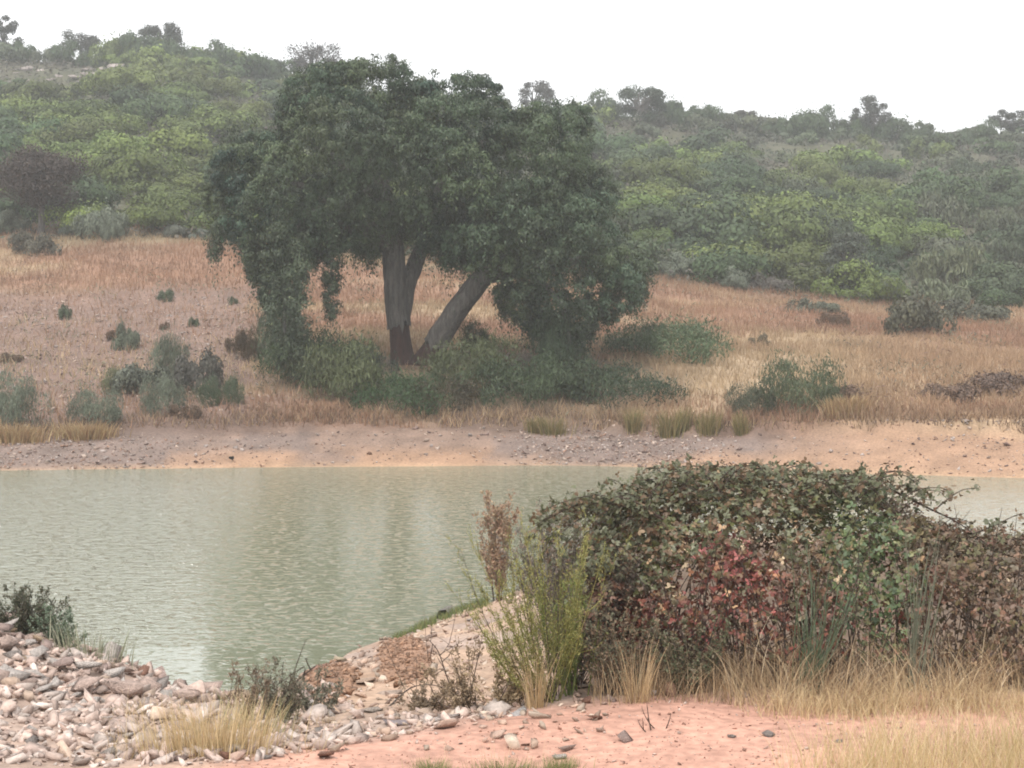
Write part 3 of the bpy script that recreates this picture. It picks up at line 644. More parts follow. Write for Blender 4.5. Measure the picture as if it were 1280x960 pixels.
# rush tufts on the far shore
def tuft(name, root_at, n, rx, ry, L0, L1, W0, bend, cols, label, cat='grass tuft', group=None, lean=.12, K=4, mat=None):
    g = np.array(root_at); root = R.normal(0, .5, (n, 2)) * np.array([rx, ry]); pts = np.stack([root[:, 0], root[:, 1], np.zeros(n)], 1)
    pts[:, 2] = Z(pts[:, 0] + g[0], pts[:, 1] + g[1]) - g[2] - .02
    az = np.arctan2(root[:, 1], root[:, 0]) + R.normal(0, .7, n)
    V, f, m_ = blades(pts, az, R.uniform(L0, L1, n), W0 * R.uniform(.7, 1.3, n), np.abs(R.normal(bend, bend * .5, n)), K, np.abs(R.normal(lean, lean, n)))
    c = np.array(cols)[R.integers(0, len(cols), n)] * R.uniform(.75, 1.25, (n, 1))
    o = build(name, V, f, mat or M_grass, np.repeat(c, m_, 0)); o.location = g; tag(o, label, cat, group); return o
RU = [(.16, .15, .06), (.22, .18, .08), (.30, .22, .11)]
for px, py, w, h_, lb in [(836, 546, 26, 34, 'tallest brown green rush tuft on the far shore'), (884, 544, 26, 30, 'rush tuft right of the tallest one on the far shore'), (926, 542, 16, 22, 'small rush tuft below the big green bush'),
  (791, 536, 20, 24, 'olive rush tuft alone on the straw bank'), (690, 543, 40, 24, 'wide straw and green tuft at the bank edge below the oak bushes'), (668, 540, 20, 20, 'small yellowish tuft left of the wide tuft at the bank edge'), (855, 534, 18, 24, 'slim rush tuft behind the tallest ones')]:
    g = hit(px, py, 57, 68); k_ = F / g[1]; tuft('rush_tuft', g, 260, w / k_ * .5, .25, h_ / k_ * .7, h_ / k_ * 1.1, .022, .35, RU, lb, 'rush tuft')
ST = np.array([(.55, .43, .25), (.50, .36, .20), (.42, .27, .16)])
for px, py, w, h_, lb in [(20, 552, 90, 22, 'rusty straw tuft under the broom bush by the left edge'), (105, 548, 80, 20, 'straw tuft under the low grey green bush'), (1058, 520, 60, 26, 'straw tuft right of the big rounded bush')]:
    g = hit(px, py, 57, 72); k_ = F / g[1]; tuft('grass_tuft', g, 800, w / k_ * .42, .4, h_ / k_ * .6, h_ / k_ * 1.2, .03, .6, ST * np.array([.8, .78, .76]), lb)

# dry grass over the far slope
n = 230000; y = 59 + 50 * R.random(n) ** 1.15; px = R.uniform(-200, 1480, n); x = (px - 640) / F * y; z = Z(x, y); S = S_of(px); py = HY + F * (CH - z) / y
n1 = fbm(x * .5, y * .5, 71); n2 = fbm(x * .13, y * .13, 72); nb = fbm(x * .06 + 4, y * .22, 74)
bare = sstep(370, 300, px + (n1 - .5) * 130) * sstep(345, 372, py + (n2 - .5) * 40)
trail = sstep(1.25, .6, np.hypot((px - 900 - (500 - py)) / 75, (py - 478) / 60))
dens = np.clip((1 - bare * .8) * (1 - trail * .4) * (1 - sstep(1.15, .85, np.hypot((px - 600) / 250, (py - 480) / 40)) * .95) * (.25 + 1.4 * fbm(x * .9, y * .9, 77)), 0, 1) * (y > S + 4.3)
k = R.random(n) < dens; x, y, z, nb, px, py = x[k], y[k], z[k], nb[k], px[k], py[k]; n = len(x)
V, f, m_ = blades(np.stack([x, y, z - .02], 1), R.uniform(0, 6.28, n), R.uniform(.14, .5, n) * (.6 + .9 * fbm(x * .3, y * .3, 78)), R.uniform(.02, .045, n), np.abs(R.normal(.5, .3, n)), 2, np.abs(R.normal(.2, .2, n)))
t = sstep(.42, .58, nb + R.normal(0, .05, n))[:, None]; t = np.maximum(t, (sstep(1000, 1150, px) * .5)[:, None])
c = lerp(np.array([[.405, .30, .19]]), np.array([[.30, .18, .117]]), t) * (.62 + .7 * fbm(x * .28, y * .5, 98))[:, None] * R.uniform(.75, 1.2, (n, 1))
o = build('dry_grass', V, f, M_grass, np.repeat(c, m_, 0)); tag(o, 'straw and rust coloured dry grass over the far slope', 'grass', kind='stuff')
# brown edge growth along the far bank top
n = 9000; px = R.uniform(-100, 1380, n); S = S_of(px); x0 = (px - 640) / F * (S + 4); y = S + 4.1 + (fbm(x0 * .35, x0 * 0 + 3, 5) - .5) * 1.6 + R.exponential(.8, n); x = (px - 640) / F * y; z = Z(x, y)
k = R.random(n) < fbm(x * .8, y * .4, 79) * 1.3; x, y, z, px = x[k], y[k], z[k], px[k]; n = len(x)
V, f, m_ = blades(np.stack([x, y, z - .02], 1), R.uniform(0, 6.28, n), R.uniform(.1, .38, n), R.uniform(.02, .04, n), np.abs(R.normal(.6, .3, n)), 2, np.abs(R.normal(.25, .2, n)))
c = np.array([(.24, .165, .11), (.16, .105, .075), (.36, .26, .16)])[R.integers(0, 3, n)] * R.uniform(.7, 1.2, (n, 1))
o = build('bank_weeds', V, f, M_grass, np.repeat(c, m_, 0)); tag(o, 'withered weeds along the edge of the far bank', 'weeds', kind='stuff')
# gravel of the far shore and stony slope
n = 15000; px = R.uniform(-100, 1380, n); S = S_of(px); y = S + R.uniform(.15, 4.6, n); x = (px - 640) / F * y
n_b = 10000; pb = R.uniform(-80, 350, n_b); yb = 63 + 26 * R.random(n_b); xb = (pb - 640) / F * yb
w_ = np.clip(.15 + 1.0 * sstep(620, 720, px) * sstep(960, 800, px) + .55 * sstep(330, 100, px) + .4 * sstep(1050, 1250, px) * sstep(2.5, 3.5, y - S), 0, 1); k = R.random(n) < w_
x, y = np.concatenate([x[k], xb]), np.concatenate([y[k], yb]); n = len(x)
s = .016 + R.exponential(.022, n); s = np.minimum(s, .14)
c = np.array([(.36, .30, .27), (.20, .14, .12), (.44, .34, .28), (.30, .19, .14)])[R.integers(0, 4, n)] * R.uniform(.7, 1.2, (n, 1))
stones(np.stack([x, y, Z(x, y) + s * .2], 1), s, c).build('gravel', M_stone); tag(bpy.data.objects['gravel'], 'grey and pink gravel scattered over the far shore', 'gravel', kind='stuff')
g = hit(288, 577, 56, 60); rock(g + np.array([0, 0, .12]), .14, 1., (.03, .03, .03), 'single black stub on the far shore by the water', None, 'stub', 1.5, .1, 'stub', 3)

# ------------------------------------------------------------------ rock heap on the left, near side
def ptake(n, lo, hi, x0, x1, fn=None):
    px = R.uniform(x0, x1, n); y = R.uniform(lo, hi, n); x = (px - 640) / F * y; return px, x, y, Z(x, y)
ROCKC = {'pale pink': (.53, .395, .335), 'whitish': (.60, .53, .48), 'grey': (.36, .31, .28), 'ochre': (.44, .315, .215), 'rusty red': (.32, .175, .125), 'dusky pink': (.43, .315, .275)}
names = list(ROCKC); pw = [.42, .26, .09, .06, .04, .13]
cnt = 0; placed = []
tries = 0
while cnt < 285 and tries < 8000:
    tries += 1
    big = cnt < 90
    px = R.uniform(-60, 310) if big else R.uniform(-60, 420); y = R.uniform(11.2, 14.6) if big else R.uniform(9.0, 14.6)
    lim = np.interp(px, [0, 100, 200, 280, 420], [14.7, 14.2, 13.5, 12.9, 12.5])
    if y > lim: continue
    if y < road_y(px) + .1: continue
    s = R.uniform(.085, .165) if big else R.uniform(.04, .085)
    x = (px - 640) / F * y
    if any((x - a) ** 2 + (y - b) ** 2 < (.62 * (s + c_)) ** 2 for a, b, c_ in placed): continue
    placed.append((x, y, s)); cn = names[R.choice(6, p=pw)]
    wh = 'along the top edge of the heap by the water' if y > lim - 1.0 else ('in the middle of the heap' if y > 10.9 else 'at the foot of the heap near the track')
    sz = 'large' if s > .125 else ('medium' if s > .07 else 'small')
    rock((x, y, float(Z(x, y)) + s * (.12 if not big else .12 + R.uniform(0, .4))), s, R.uniform(0, 6.28), np.array(ROCKC[cn]) * R.uniform(.9, 1.22), f'{sz} {cn} angular rock {wh}', f'{sz} {cn} rocks {wh}', 'rock', R.uniform(.5, .9), .2); cnt += 1
px, x, y, z = ptake(15500, 8.9, 16.5, -520, 640)
lim = np.interp(px, [0, 100, 200, 280, 460, 640], [16.5, 16, 15, 14.5, 14, 12]); k = (y < lim) & (y > road_y(px) - .05) & (R.random(len(px)) < np.maximum(sstep(470, 330, px), .8 * sstep(1.0, .1, y - road_y(px)))); px, x, y, z = px[k], x[k], y[k], z[k]; n = len(x)
s = np.minimum(.010 + R.exponential(.02, n), .08); c = np.array(list(ROCKC.values()))[R.choice(6, n, p=pw)] * .5 + np.array([.30, .235, .20])
c = c * R.uniform(.6, 1.15, (n, 1))
stones(np.stack([x, y, z + s * .25], 1), s, c).build('rubble', M_stone); tag(bpy.data.objects['rubble'], 'pink and grey broken rubble filling between the rocks', 'rubble', kind='stuff')
# gravel of the near bank, dense on the two red patches
px, x, y, z = ptake(26000, 9.2, 34, 330, 760); py = HY + F * (CH - z) / y
red = np.maximum(sstep(1.15, .8, np.hypot((px - 505) / 36, (py - 828) / 34)), sstep(1.15, .8, np.hypot((px - 415) / 38, (py - 852) / 26)))
strip = sstep(30, 8, np.abs(py - np.interp(px, [330, 480, 640, 760], [935, 905, 882, 874])))
dens = np.clip(red + .05 + .10 * strip, 0, 1) * (z > -.05); k = R.random(len(px)) < dens; px, x, y, z, red = px[k], x[k], y[k], z[k], red[k]; n = len(x)
s = np.minimum(.012 + R.exponential(.014, n) + .0009 * y, .075) * np.where(red > .4, .62, 1.)
c = np.where(red[:, None] > .4, np.array([(.29, .175, .115)]), np.array([(.42, .30, .23), (.34, .24, .19), (.48, .38, .30)])[R.integers(0, 3, n)]) * R.uniform(.55, 1.35, (n, 1))
stones(np.stack([x, y, z + s * .2], 1), s, c).build('bank_gravel', M_stone); tag(bpy.data.objects['bank_gravel'], 'rust red and grey gravel spread on the near bank', 'gravel', kind='stuff')
# flat slabs between the bank and the track
for a, (px, py, w, cn, lb) in enumerate([(452, 853, 34, (.50, .36, .27), 'pale flat slab below the smaller red gravel patch'), (484, 868, 44, (.47, .36, .29), 'long pale slab beside the twig on the bank'), (500, 905, 40, (.36, .30, .30), 'greyish flat slab at the track edge'),
  (560, 900, 40, (.50, .42, .38), 'whitish lumpy slab at the track edge left of the green broom'), (610, 897, 30, (.46, .37, .33), 'pale stone at the foot of the green broom'), (405, 912, 44, (.46, .35, .31), 'broad pink slab right of the straw tuft'), (440, 910, 30, (.40, .34, .33), 'small greyish slab beside the broad pink slab'),
  (465, 889, 30, (.48, .40, .34), 'pale stone above the greyish slab'), (430, 825, 26, (.50, .40, .28), 'yellowish slab on the skyline of the bank against the water'), (400, 835, 30, (.36, .20, .15), 'rusty block at the bank edge against the water'), (530, 880, 40, (.45, .34, .27), 'tan slab on the bank behind the whitish lumpy slab'),
  (590, 775, 20, (.42, .37, .33), 'pale stone near the waterline by the driftwood'), (655, 893, 34, (.52, .48, .46), 'whitish flat stone sunk in the track edge under the broom'), (372, 932, 30, (.38, .3, .28), 'dusky flat stone at the left start of the track')]):
    g = hit(px, py, 9, 34); sz = w / (F / g[1]) / 1.7; rock(g + np.array([0, 0, sz * .08]), sz, R.uniform(0, 6), cn, lb, None, 'flat_stone', .4, .08, 'stone')
for px, py, w, cn, lb in [(743, 899, 20, 'rusty red', 'reddish round stone lying on the track below the bramble'), (784, 925, 28, 'dusky pink', 'pointed pink stone lying out on the track'), (709, 938, 26, 'pale pink', 'pale flat stone in the middle of the track'), (676, 908, 8, 'rusty red', 'tiny dark red stone on the track under the broom'),
  (655, 932, 8, 'rusty red', 'tiny reddish stone left of the pale flat one'), (575, 930, 6, 'grey', 'tiny grey pebble on the left of the track'), (735, 879, 16, 'rusty red', 'brown stone at the track edge right of the broom'), (763, 877, 24, 'dusky pink', 'broken pink stone at the track edge under the bramble'),
  (819, 869, 18, 'whitish', 'upright whitish stone against the bramble foot'), (842, 869, 40, 'rusty red', 'wide rusty stone under the bramble beside the upright whitish one'), (916, 922, 12, 'grey', 'dark lump on the open track'), (961, 920, 16, 'grey', 'larger dark lump right of another on the track'), (1049, 928, 14, 'grey', 'dark clod at the edge of the bottom right grass'),
  (931, 871, 12, 'pale pink', 'pale stone at the edge of the straw grass'), (969, 873, 14, 'whitish', 'whitish stone right of the pale one by the straw grass'), (405, 947, 28, 'rusty red', 'rounded red brick coloured stone on the left of the track'), (700, 948, 18, 'whitish', 'whitish chip beside the green tuft at the bottom'), (335, 948, 14, 'grey', 'dark chip beside the straw tuft')]:
    g = hit(px, py, 8, 12); sz = w / (F / g[1]) / 1.7; rock(g + np.array([0, 0, sz * .25]), sz, R.uniform(0, 6), ROCKC[cn], lb, None, 'stone', .75, .15, 'stone')
px, x, y, z = ptake(3500, 8.2, 10.4, 250, 1350); k = y < road_y(px) + .1; x, y, z = x[k], y[k], z[k]; n = len(x); s = np.minimum(.003 + R.exponential(.0035, n), .022)
c = np.array([(.42, .24, .18), (.28, .16, .12), (.5, .38, .32)])[R.integers(0, 3, n)] * R.uniform(.7, 1.2, (n, 1))
stones(np.stack([x, y, z + s * .2], 1), s, c).build('track_grit', M_stone); tag(bpy.data.objects['track_grit'], 'loose grit strewn on the pink dirt track', 'gravel', kind='stuff')

# ------------------------------------------------------------------ bramble
BX0, BX1 = .46, 5.4
br = empty('bramble_bush', (2.0, 11.4, float(Z(2.0, 10.4)))); tag(br, 'big sprawling bramble mound turning red and brown beside the dirt track', 'bush')
topz = pk({690: 720, 705: 712, 725: 690, 745: 652, 770: 624, 800: 604, 830: 594, 860: 590, 950: 592, 1050: 598, 1100: 608, 1140: 628, 1180: 652, 1220: 668, 1280: 664, 1400: 690, 1600: 720})
def bramble_shell(n, inner=(0., .35), s0=0., s1=1., th0=.02, th1=.85):
    x = BX0 + (BX1 - BX0) * R.random(n) ** 1.25; th = np.pi * R.uniform(th0, th1, n)
    pxx = 640 + x * F / 11.5; tz = CH - (topz(pxx) + (vnoise(x * 3.1, x * 0, 87) - .5) * 26 - HY) * 11.5 / F; zg = Z(x, np.full(n, 10.6)); H = tz - zg
    endc = np.sqrt(np.clip(1 - np.clip((1.1 - x) / .66, 0, 1) ** 2, .05, 1))
    D = (1.2 + .5 * (vnoise(x * 1.2, x * 0, 3) - .5)) * endc
    lump = (fbm(x * 1.9 + 7, th * 2.0, 81, 4) - .5) * .85
    q = 1 - R.uniform(*inner, n) + lump * .55
    sy = np.cos(th); sz_ = np.sin(th) ** .78
    y = 11.55 - D * sy * q * (.82 + .18 * np.sin(th)); z = zg + H * sz_ * np.minimum(q * .5 + .5 - .03, 1.02)
    p = np.stack([x, y, z], 1); y = y + R.normal(0, .03, n); p[:, 0] += R.normal(0, .05, n) * np.clip((1.4 - x), .3, 1); nn = norm(np.stack([-.9 * np.clip((1.15 - x) / .65, 0, 1), -sy, np.sin(th) * .9 + .1], 1)); return p, nn, (z - zg) / H, x, th
def pal(cs, n): return np.array(cs)[R.integers(0, len(cs), n)]
def bramble_cols(p, hrel, x):
    n = len(p); k_ = fbm(p[:, 0] * 2.2, p[:, 2] * 2.6, 83); pxx = 640 + x * F / 11
    green = pal([(.115, .12, .062), (.085, .092, .048), (.14, .145, .09), (.115, .12, .045), (.19, .185, .125), (.18, .125, .07), (.15, .095, .055), (.12, .075, .045)], n)
    red = pal([(.14, .045, .035), (.18, .055, .042), (.10, .042, .03), (.22, .085, .055), (.13, .075, .038), (.09, .075, .035)], n)
    brown = pal([(.15, .10, .065), (.20, .12, .08), (.10, .07, .05), (.12, .11, .05)], n)
    t = sstep(.76, .46, hrel + (k_ - .5) * .9)[:, None]; rt = sstep(1090, 1200, pxx + (k_ - .5) * 120)[:, None]
    gr = sstep(1075, 1040, np.abs(pxx - 1090) + 1000 + np.abs(hrel - .55) * 60)[:, None] * .8
    c = lerp(green, red, t); c = lerp(c, brown, np.maximum(rt * .75, sstep(.2, .05, hrel)[:, None] * .6)); c = np.where(R.random((n, 1)) < gr, pal([(.11, .145, .06), (.085, .12, .06), (.15, .15, .07)], n), c)
    q = R.random(n); hot = (np.hypot((pxx - 905) / 1.5, (hrel - .45) * 160) < 46) & (q < .17); c[hot] = pal([(.34, .11, .10), (.28, .10, .09)], int(hot.sum()))
    yl = (q > .98) & (hrel < .8); yl |= (np.hypot((pxx - 890) / 2.2, (hrel - .55) * 160) < 40) & (q > .93); c[yl] = pal([(.46, .30, .17), (.45, .22, .12), (.52, .40, .26)], int(yl.sum()))
    return c * R.uniform(.8, 1.45, (n, 1))
def trifol(p, nn, c, s0=.018, s1=.044):
    n = len(p); A = Acc(); h_ = norm(np.cross(nn, R.normal(size=(n, 3)))); sd = np.cross(nn, h_); Lf = R.uniform(s0, s1, n)
    for a, sc_ in ((0, 1.), (1.25, .82), (-1.25, .82)):
        d = h_ * math.cos(a) + sd * math.sin(a) + np.array([0, 0, -.25]); cc = p + norm(d) * Lf[:, None] * .55 * sc_
        V, f = leaves(cc, nn + R.normal(0, .22, (n, 3)), d, Lf * sc_, Lf * .62 * sc_, -.16, True); A.add(V, f, np.repeat(c * R.uniform(.85, 1.15, (n, 1)), 6, 0))
    return A
FA = Acc()
def feed(A, B):
    V, f, C = B.arrays(); A.add(V, f, C)
for n, inn in ((19000, (-.08, .18)), (9500, (.1, .38)), (3000, (.3, .6))):
    p, nn, hr, x, th = bramble_shell(n, inn); k_ = fbm(x * 4.5, th * 5.5, 85, 3) > (.40 if inn[0] < 0 else .2); p, nn, hr, x, th = p[k_], nn[k_], hr[k_], x[k_], th[k_]; n = len(x); nn = norm(nn + R.normal(0, .65, (n, 3)) + np.array([0, 0, .3])); feed(FA, trifol(p, nn, bramble_cols(p, hr, x)))
CA = Acc(); BA = Acc()
def cane(pts, r0=.006, leafy=26, berries=0, col=(.17, .08, .06), green=True):
    w = spline(pts, 22); V, f = tube(w, np.linspace(r0, .002, 22), 5); CA.add(V, f, (1, 1, 1))
    if leafy:
        i_ = R.integers(3, 22, leafy); n = leafy; nn = norm(R.normal(0, .6, (n, 3)) + np.array([0, -.4, .7])); p = w[i_] + R.normal(0, .025, (n, 3))
        feed(FA, trifol(p, nn, (pal([(.115, .12, .062), (.085, .092, .048), (.15, .15, .095), (.16, .105, .06)], n) if green else pal([(.17, .09, .06), (.11, .09, .055)], n)), .02, .042))
    for _ in range(berries):
        q = w[-1] + R.normal(0, .02, 3) - np.array([0, 0, .01]); HV, HF = HULLS[4]; BA.add(HV * .009 + q, [HF], (.03, .015, .02))
Pt = lambda a, b, y: P(a, b, y)
for tip in [(664, 660), (668, 655), (680, 648), (672, 690), (684, 676), (698, 690), (700, 634), (660, 672), (672, 640), (690, 640), (665, 684), (700, 650), (676, 672), (712, 668), (690, 700)]:
    yb = 11.1 + R.uniform(-.3, .5); cane([Pt(830, 650, yb), Pt(785, 612 + R.uniform(0, 22), yb), Pt((tip[0] + 785) / 2, (tip[1] + 622) / 2 - 10, yb), Pt(*tip, yb - .05)], .005, 60)
for a in range(26):                                                       # low side canes hanging out to the left
    y0_ = R.uniform(670, 800); yb = R.uniform(10.6, 11.3); x1_ = R.uniform(692, 736); cane([Pt(800, y0_ + 20, yb + .2), Pt(765, y0_ - 8, yb), Pt((x1_ + 765) / 2, y0_ + R.uniform(-10, 14), yb - .05), Pt(x1_, y0_ + R.uniform(15, 60), yb - .1)], .004, 34, 0, green=y0_ < 715)
for a in range(110):
    x0 = R.uniform(790, 1130); py0 = float(topz(x0)) + 14; dx = R.uniform(20, 90) * R.choice([-1, 1]); up = R.uniform(4, 26); yb = 11.5 + R.uniform(-.4, .4)
    cane([Pt(x0, py0 + 10, yb), Pt(x0 + dx * .4, py0 - up * .8, yb), Pt(x0 + dx * .8, py0 - up, yb), Pt(x0 + dx, py0 - up * .5, yb)], .004, 14)
cane([Pt(1090, 640, 11.3), Pt(1093, 610, 11.3), Pt(1100, 594, 11.3), Pt(1112, 580, 11.3)], .004, 3, 9)
cane([Pt(1060, 610, 11.4), Pt(1080, 600, 11.4), Pt(1100, 598, 11.4), Pt(1106, 588, 11.4)], .004, 4, 5)
cane([Pt(1120, 615, 11.3), Pt(1160, 635, 11.3), Pt(1200, 655, 11.3), Pt(1245, 690, 11.2)], .009, 10, 0, green=False)
cane([Pt(1170, 636, 11.3), Pt(1190, 620, 11.3), Pt(1205, 612, 11.3), Pt(1224, 610, 11.3)], .005, 6)
cane([Pt(1115, 615, 11.3), Pt(1130, 606, 11.3), Pt(1145, 602, 11.3), Pt(1153, 597, 11.3)], .004, 8)
cane([Pt(1215, 668, 11.2), Pt(1245, 656, 11.2), Pt(1268, 645, 11.2), Pt(1290, 640, 11.2)], .005, 22)
for a in range(26):
    x0 = R.uniform(1120, 1290); py0 = float(topz(x0)) + 14; dx = R.uniform(20, 60) * R.choice([-1, 1]); up = R.uniform(4, 14); cane([Pt(x0, py0 + 10, 11.4), Pt(x0 + dx * .5, py0 - up, 11.4), Pt(x0 + dx, py0 - up * .3, 11.4)], .003, 6, 0, green=a % 3 == 0)
# bare stems inside and along the foot
for a in range(560):
    x = BX0 + .1 + (BX1 - BX0 - .2) * R.random() ** 1.2; y = R.uniform(10.5, 11.6); zg = float(Z(x, y)); hh = R.uniform(.25, 1.05)
    if x < .8: y = R.uniform(10.9, 11.8); hh *= .8
    d = R.normal(0, .22, 2); w = spline([(x, y, zg), (x + d[0] * .4, y + d[1] * .3, zg + hh * .5), (x + d[0] * 1.3, y + d[1], zg + hh)], 7); V, f = tube(w, np.linspace(.005, .0015, 7), 4); CA.add(V, f, (1, 1, 1))
V, f, C = FA.arrays(); build('foliage', loc(V, br), f, M_bramble, C, br)
V, f, C = CA.arrays(); build('cane', loc(V, br), f, M_twig, None, br, True)
V, f, C = BA.arrays(); build('berry', loc(V, br), f, M_leaf, C, br)

# ------------------------------------------------------------------ broom plants
def broom(name, at, stems, label, Lr=(.7, 1.15), fan=(-.75, .35), col=((.215, .21, .06), (.29, .265, .095), (.15, .16, .05)), side=9, lf=True, r0=.0045, brown=.35, depth=.3, leafc=None, cat='shrub', lw=.005, ll=1., lnum=13):
    root = empty(name, at); tag(root, label, cat); S_ = Acc(); Lf = Acc(); W_ = Acc()
    for a in range(stems):
        lean = R.uniform(*fan); dpt = R.normal(0, depth); L_ = R.uniform(*Lr) * (1 - .15 * abs(lean)); b = np.array([R.normal(0, .04), R.normal(0, .04), 0.])
        d = norm(np.array([math.sin(lean), math.sin(dpt), math.cos(lean)])); up = np.array([R.normal(0, .06), R.normal(0, .05), .12 + abs(lean) * .18])
        w = spline([b, b + d * L_ * .35, b + d * L_ * .7 + up * .35 * L_, b + d * L_ + up * L_], 12); (W_ if a < stems * brown else S_).add(*tube(w, np.linspace(r0, .0012, 12), 4), (1, 1, 1) if a < stems * brown else np.array(col[a % len(col)]))
        m_ = side; i_ = R.integers(3, 12, m_); p = w[i_]; q = d[None] + R.normal(0, .38, (m_, 3)) + np.array([0, 0, .25])
        for e in range(m_):
            l = L_ * R.uniform(.12, .32) * (1.2 - i_[e] / 14); sw = spline([p[e], p[e] + norm(q[e]) * l * .6, p[e] + norm(q[e] + np.array([0, 0, .5])) * l], 5); S_.add(*tube(sw, np.linspace(.0022, .0009, 5), 3), np.array(col[(a + e) % len(col)]) * R.uniform(.8, 1.2))
            if lf:
                n = lnum; t = R.integers(0, 5, n); c = sw[t] + R.normal(0, .012, (n, 3)) * ll; V, f = leaves(c, R.normal(size=(n, 3)) + np.array([0, -.6, .6]), norm(q[e])[None] + R.normal(0, .5, (n, 3)), R.uniform(.014, .03, n) * ll, R.uniform(.7, 1.2, n) * lw, .1)
                Lf.add(V, f, np.repeat(np.array((leafc or col))[R.integers(0, len(leafc or col), n)] * R.uniform(.8, 1.25, (n, 1)), 4, 0))
    if W_.n: V, f, C = W_.arrays(); build('woody_stem', V, f, M_twig, None, root, True)
    V, f, C = S_.arrays(); build('stem', V, f, M_leaf, C, root)
    if Lf.n: V, f, C = Lf.arrays(); build('foliage', V, f, M_leaf, C, root)
    return root
g = hit(692, 878, 9.5, 14); broom('broom_shrub', g + np.array([-.02, .05, -.02]), 40, 'wiry yellow green broom leaning over the bank left of the bramble', (.4, 1.0), (-1.0, .42), brown=.25, r0=.0034, side=16, lnum=14, ll=.9)
g = hit(715, 872, 9.5, 14); broom('broom_shrub', g + np.array([0, .1, -.02]), 16, 'short bright green broom stems at the left foot of the bramble', (.35, .65), (-.3, .2), brown=.05, col=((.13, .18, .045), (.18, .22, .06)))
BG = ((.13, .18, .11), (.17, .21, .14), (.11, .15, .08))
g = hit(1018, 828, 9.6, 14); g = G(1015, 10.35); broom('broom_shrub', g + np.array([0, .12, 0]), 26, 'blue green broom clump growing through the middle of the bramble', (.35, .8), (-.2, .6), col=BG, lf=False, side=7, brown=0., depth=.12)
g = G(1140, 10.5); broom('broom_shrub', g, 16, 'thin grey green upright broom stems at the right of the bramble', (.5, .9), (-.12, .2), col=((.17, .19, .13), (.22, .22, .16)), lf=False, side=6, brown=0., depth=.1)
# red dock, twigs and other small growth on the bank
g = hit(622, 752, 20, 40); broom('dock_plant', g, 22, 'rusty tan dead dock stalks standing behind the green broom', (.9, 1.7), (-.22, .2), col=((.22, .11, .08), (.28, .16, .11)), side=10, brown=.3, r0=.010, leafc=((.25, .15, .10), (.30, .20, .125), (.27, .20, .12)), lw=.035, ll=3., lnum=22, cat='dead plant')
g = hit(688, 770, 16, 34); broom('dead_shrub', g, 40, 'grey leafless shrub between the broom and the bramble', (.6, 1.3), (-.7, .7), col=((.17, .14, .12), (.22, .18, .16)), side=8, brown=.4, r0=.008, lf=True, leafc=((.16, .14, .12), (.22, .17, .13), (.14, .15, .11)), lw=.025, ll=2.2, lnum=16, cat='dead plant')
g = G(712, 11.0); broom('dead_shrub', g, 60, 'lilac grey bare brush filling the left side of the bramble', (.35, .95), (-.5, .6), col=((.17, .145, .13), (.22, .18, .15), (.12, .10, .085)), side=9, brown=.4, r0=.0035, leafc=((.15, .12, .10), (.2, .15, .11), (.12, .115, .08)), lw=.011, cat='dead plant', depth=.2)
g = hit(770, 868, 9.6, 13); broom('dead_shrub', g, 40, 'thin brown twigs at the left foot of the bramble', (.2, .55), (-.8, .8), col=((.24, .18, .12), (.16, .12, .09)), side=5, brown=.5, r0=.0035, lf=True, leafc=((.12, .12, .075), (.2, .14, .09)), lw=.012, cat='dead plant')
g = hit(866, 866, 9.6, 13); broom('dead_shrub', g, 36, 'dark olive weedy shrub at the bramble foot by the straw', (.15, .42), (-.8, .8), col=((.12, .12, .07), (.16, .14, .09)), side=6, brown=.3, r0=.0035, leafc=((.10, .11, .06), (.14, .11, .07)), lw=.014, cat='shrub')
g = hit(348, 905, 9.2, 13); broom('dead_shrub', g, 34, 'dark twiggy bush right of the straw tuft', (.12, .36), (-.7, 1.2), col=((.13, .11, .085), (.2, .17, .12)), side=6, brown=.6, r0=.004, leafc=((.11, .105, .07), (.17, .14, .1)), lw=.011, cat='shrub')
g = hit(306, 905, 9.2, 13); broom('dead_shrub', g, 16, 'small brown weed behind the straw tuft', (.15, .36), (-.6, .6), col=((.19, .14, .1),), side=5, brown=.6, r0=.003, leafc=((.17, .12, .08),), lw=.01, cat='dead plant')
g = hit(396, 896, 9.2, 13); broom('dead_shrub', g, 16, 'sparse grey green weed among the pale slabs', (.12, .34), (-.9, .9), col=((.17, .15, .11),), side=5, brown=.5, r0=.003, leafc=((.13, .13, .09), (.17, .15, .11)), lw=.013, cat='shrub')
g = hit(580, 888, 9.5, 13); broom('dead_shrub', g, 22, 'brown dead weed at the track edge left of the broom foot', (.1, .4), (-1.0, .7), col=((.23, .17, .12),), side=5, brown=.5, r0=.003, leafc=((.22, .16, .1), (.3, .22, .14)), lw=.012, cat='dead plant')
g = hit(635, 884, 9.5, 13); broom('dead_shrub', g, 22, 'straw brown litter plant at the foot of the green broom', (.1, .3), (-1.0, .9), col=((.34, .25, .15),), side=5, brown=.3, r0=.003, leafc=((.3, .22, .13),), lw=.012, cat='dead plant')
g = hit(530, 893, 9.5, 13); broom('dead_shrub', g, 18, 'low dry brown weed between the tan and whitish slabs', (.08, .22), (-1.2, 1.2), col=((.22, .16, .11),), side=5, brown=.4, r0=.0025, leafc=((.2, .15, .1),), lw=.012, cat='dead plant')
g = hit(812, 912, 8.5, 11); broom('dead_twig', g, 5, 'small dead twig lying on the track', (.06, .16), (-1.4, 1.4), col=((.2, .13, .1),), side=3, brown=.8, r0=.004, lf=False, cat='twig')
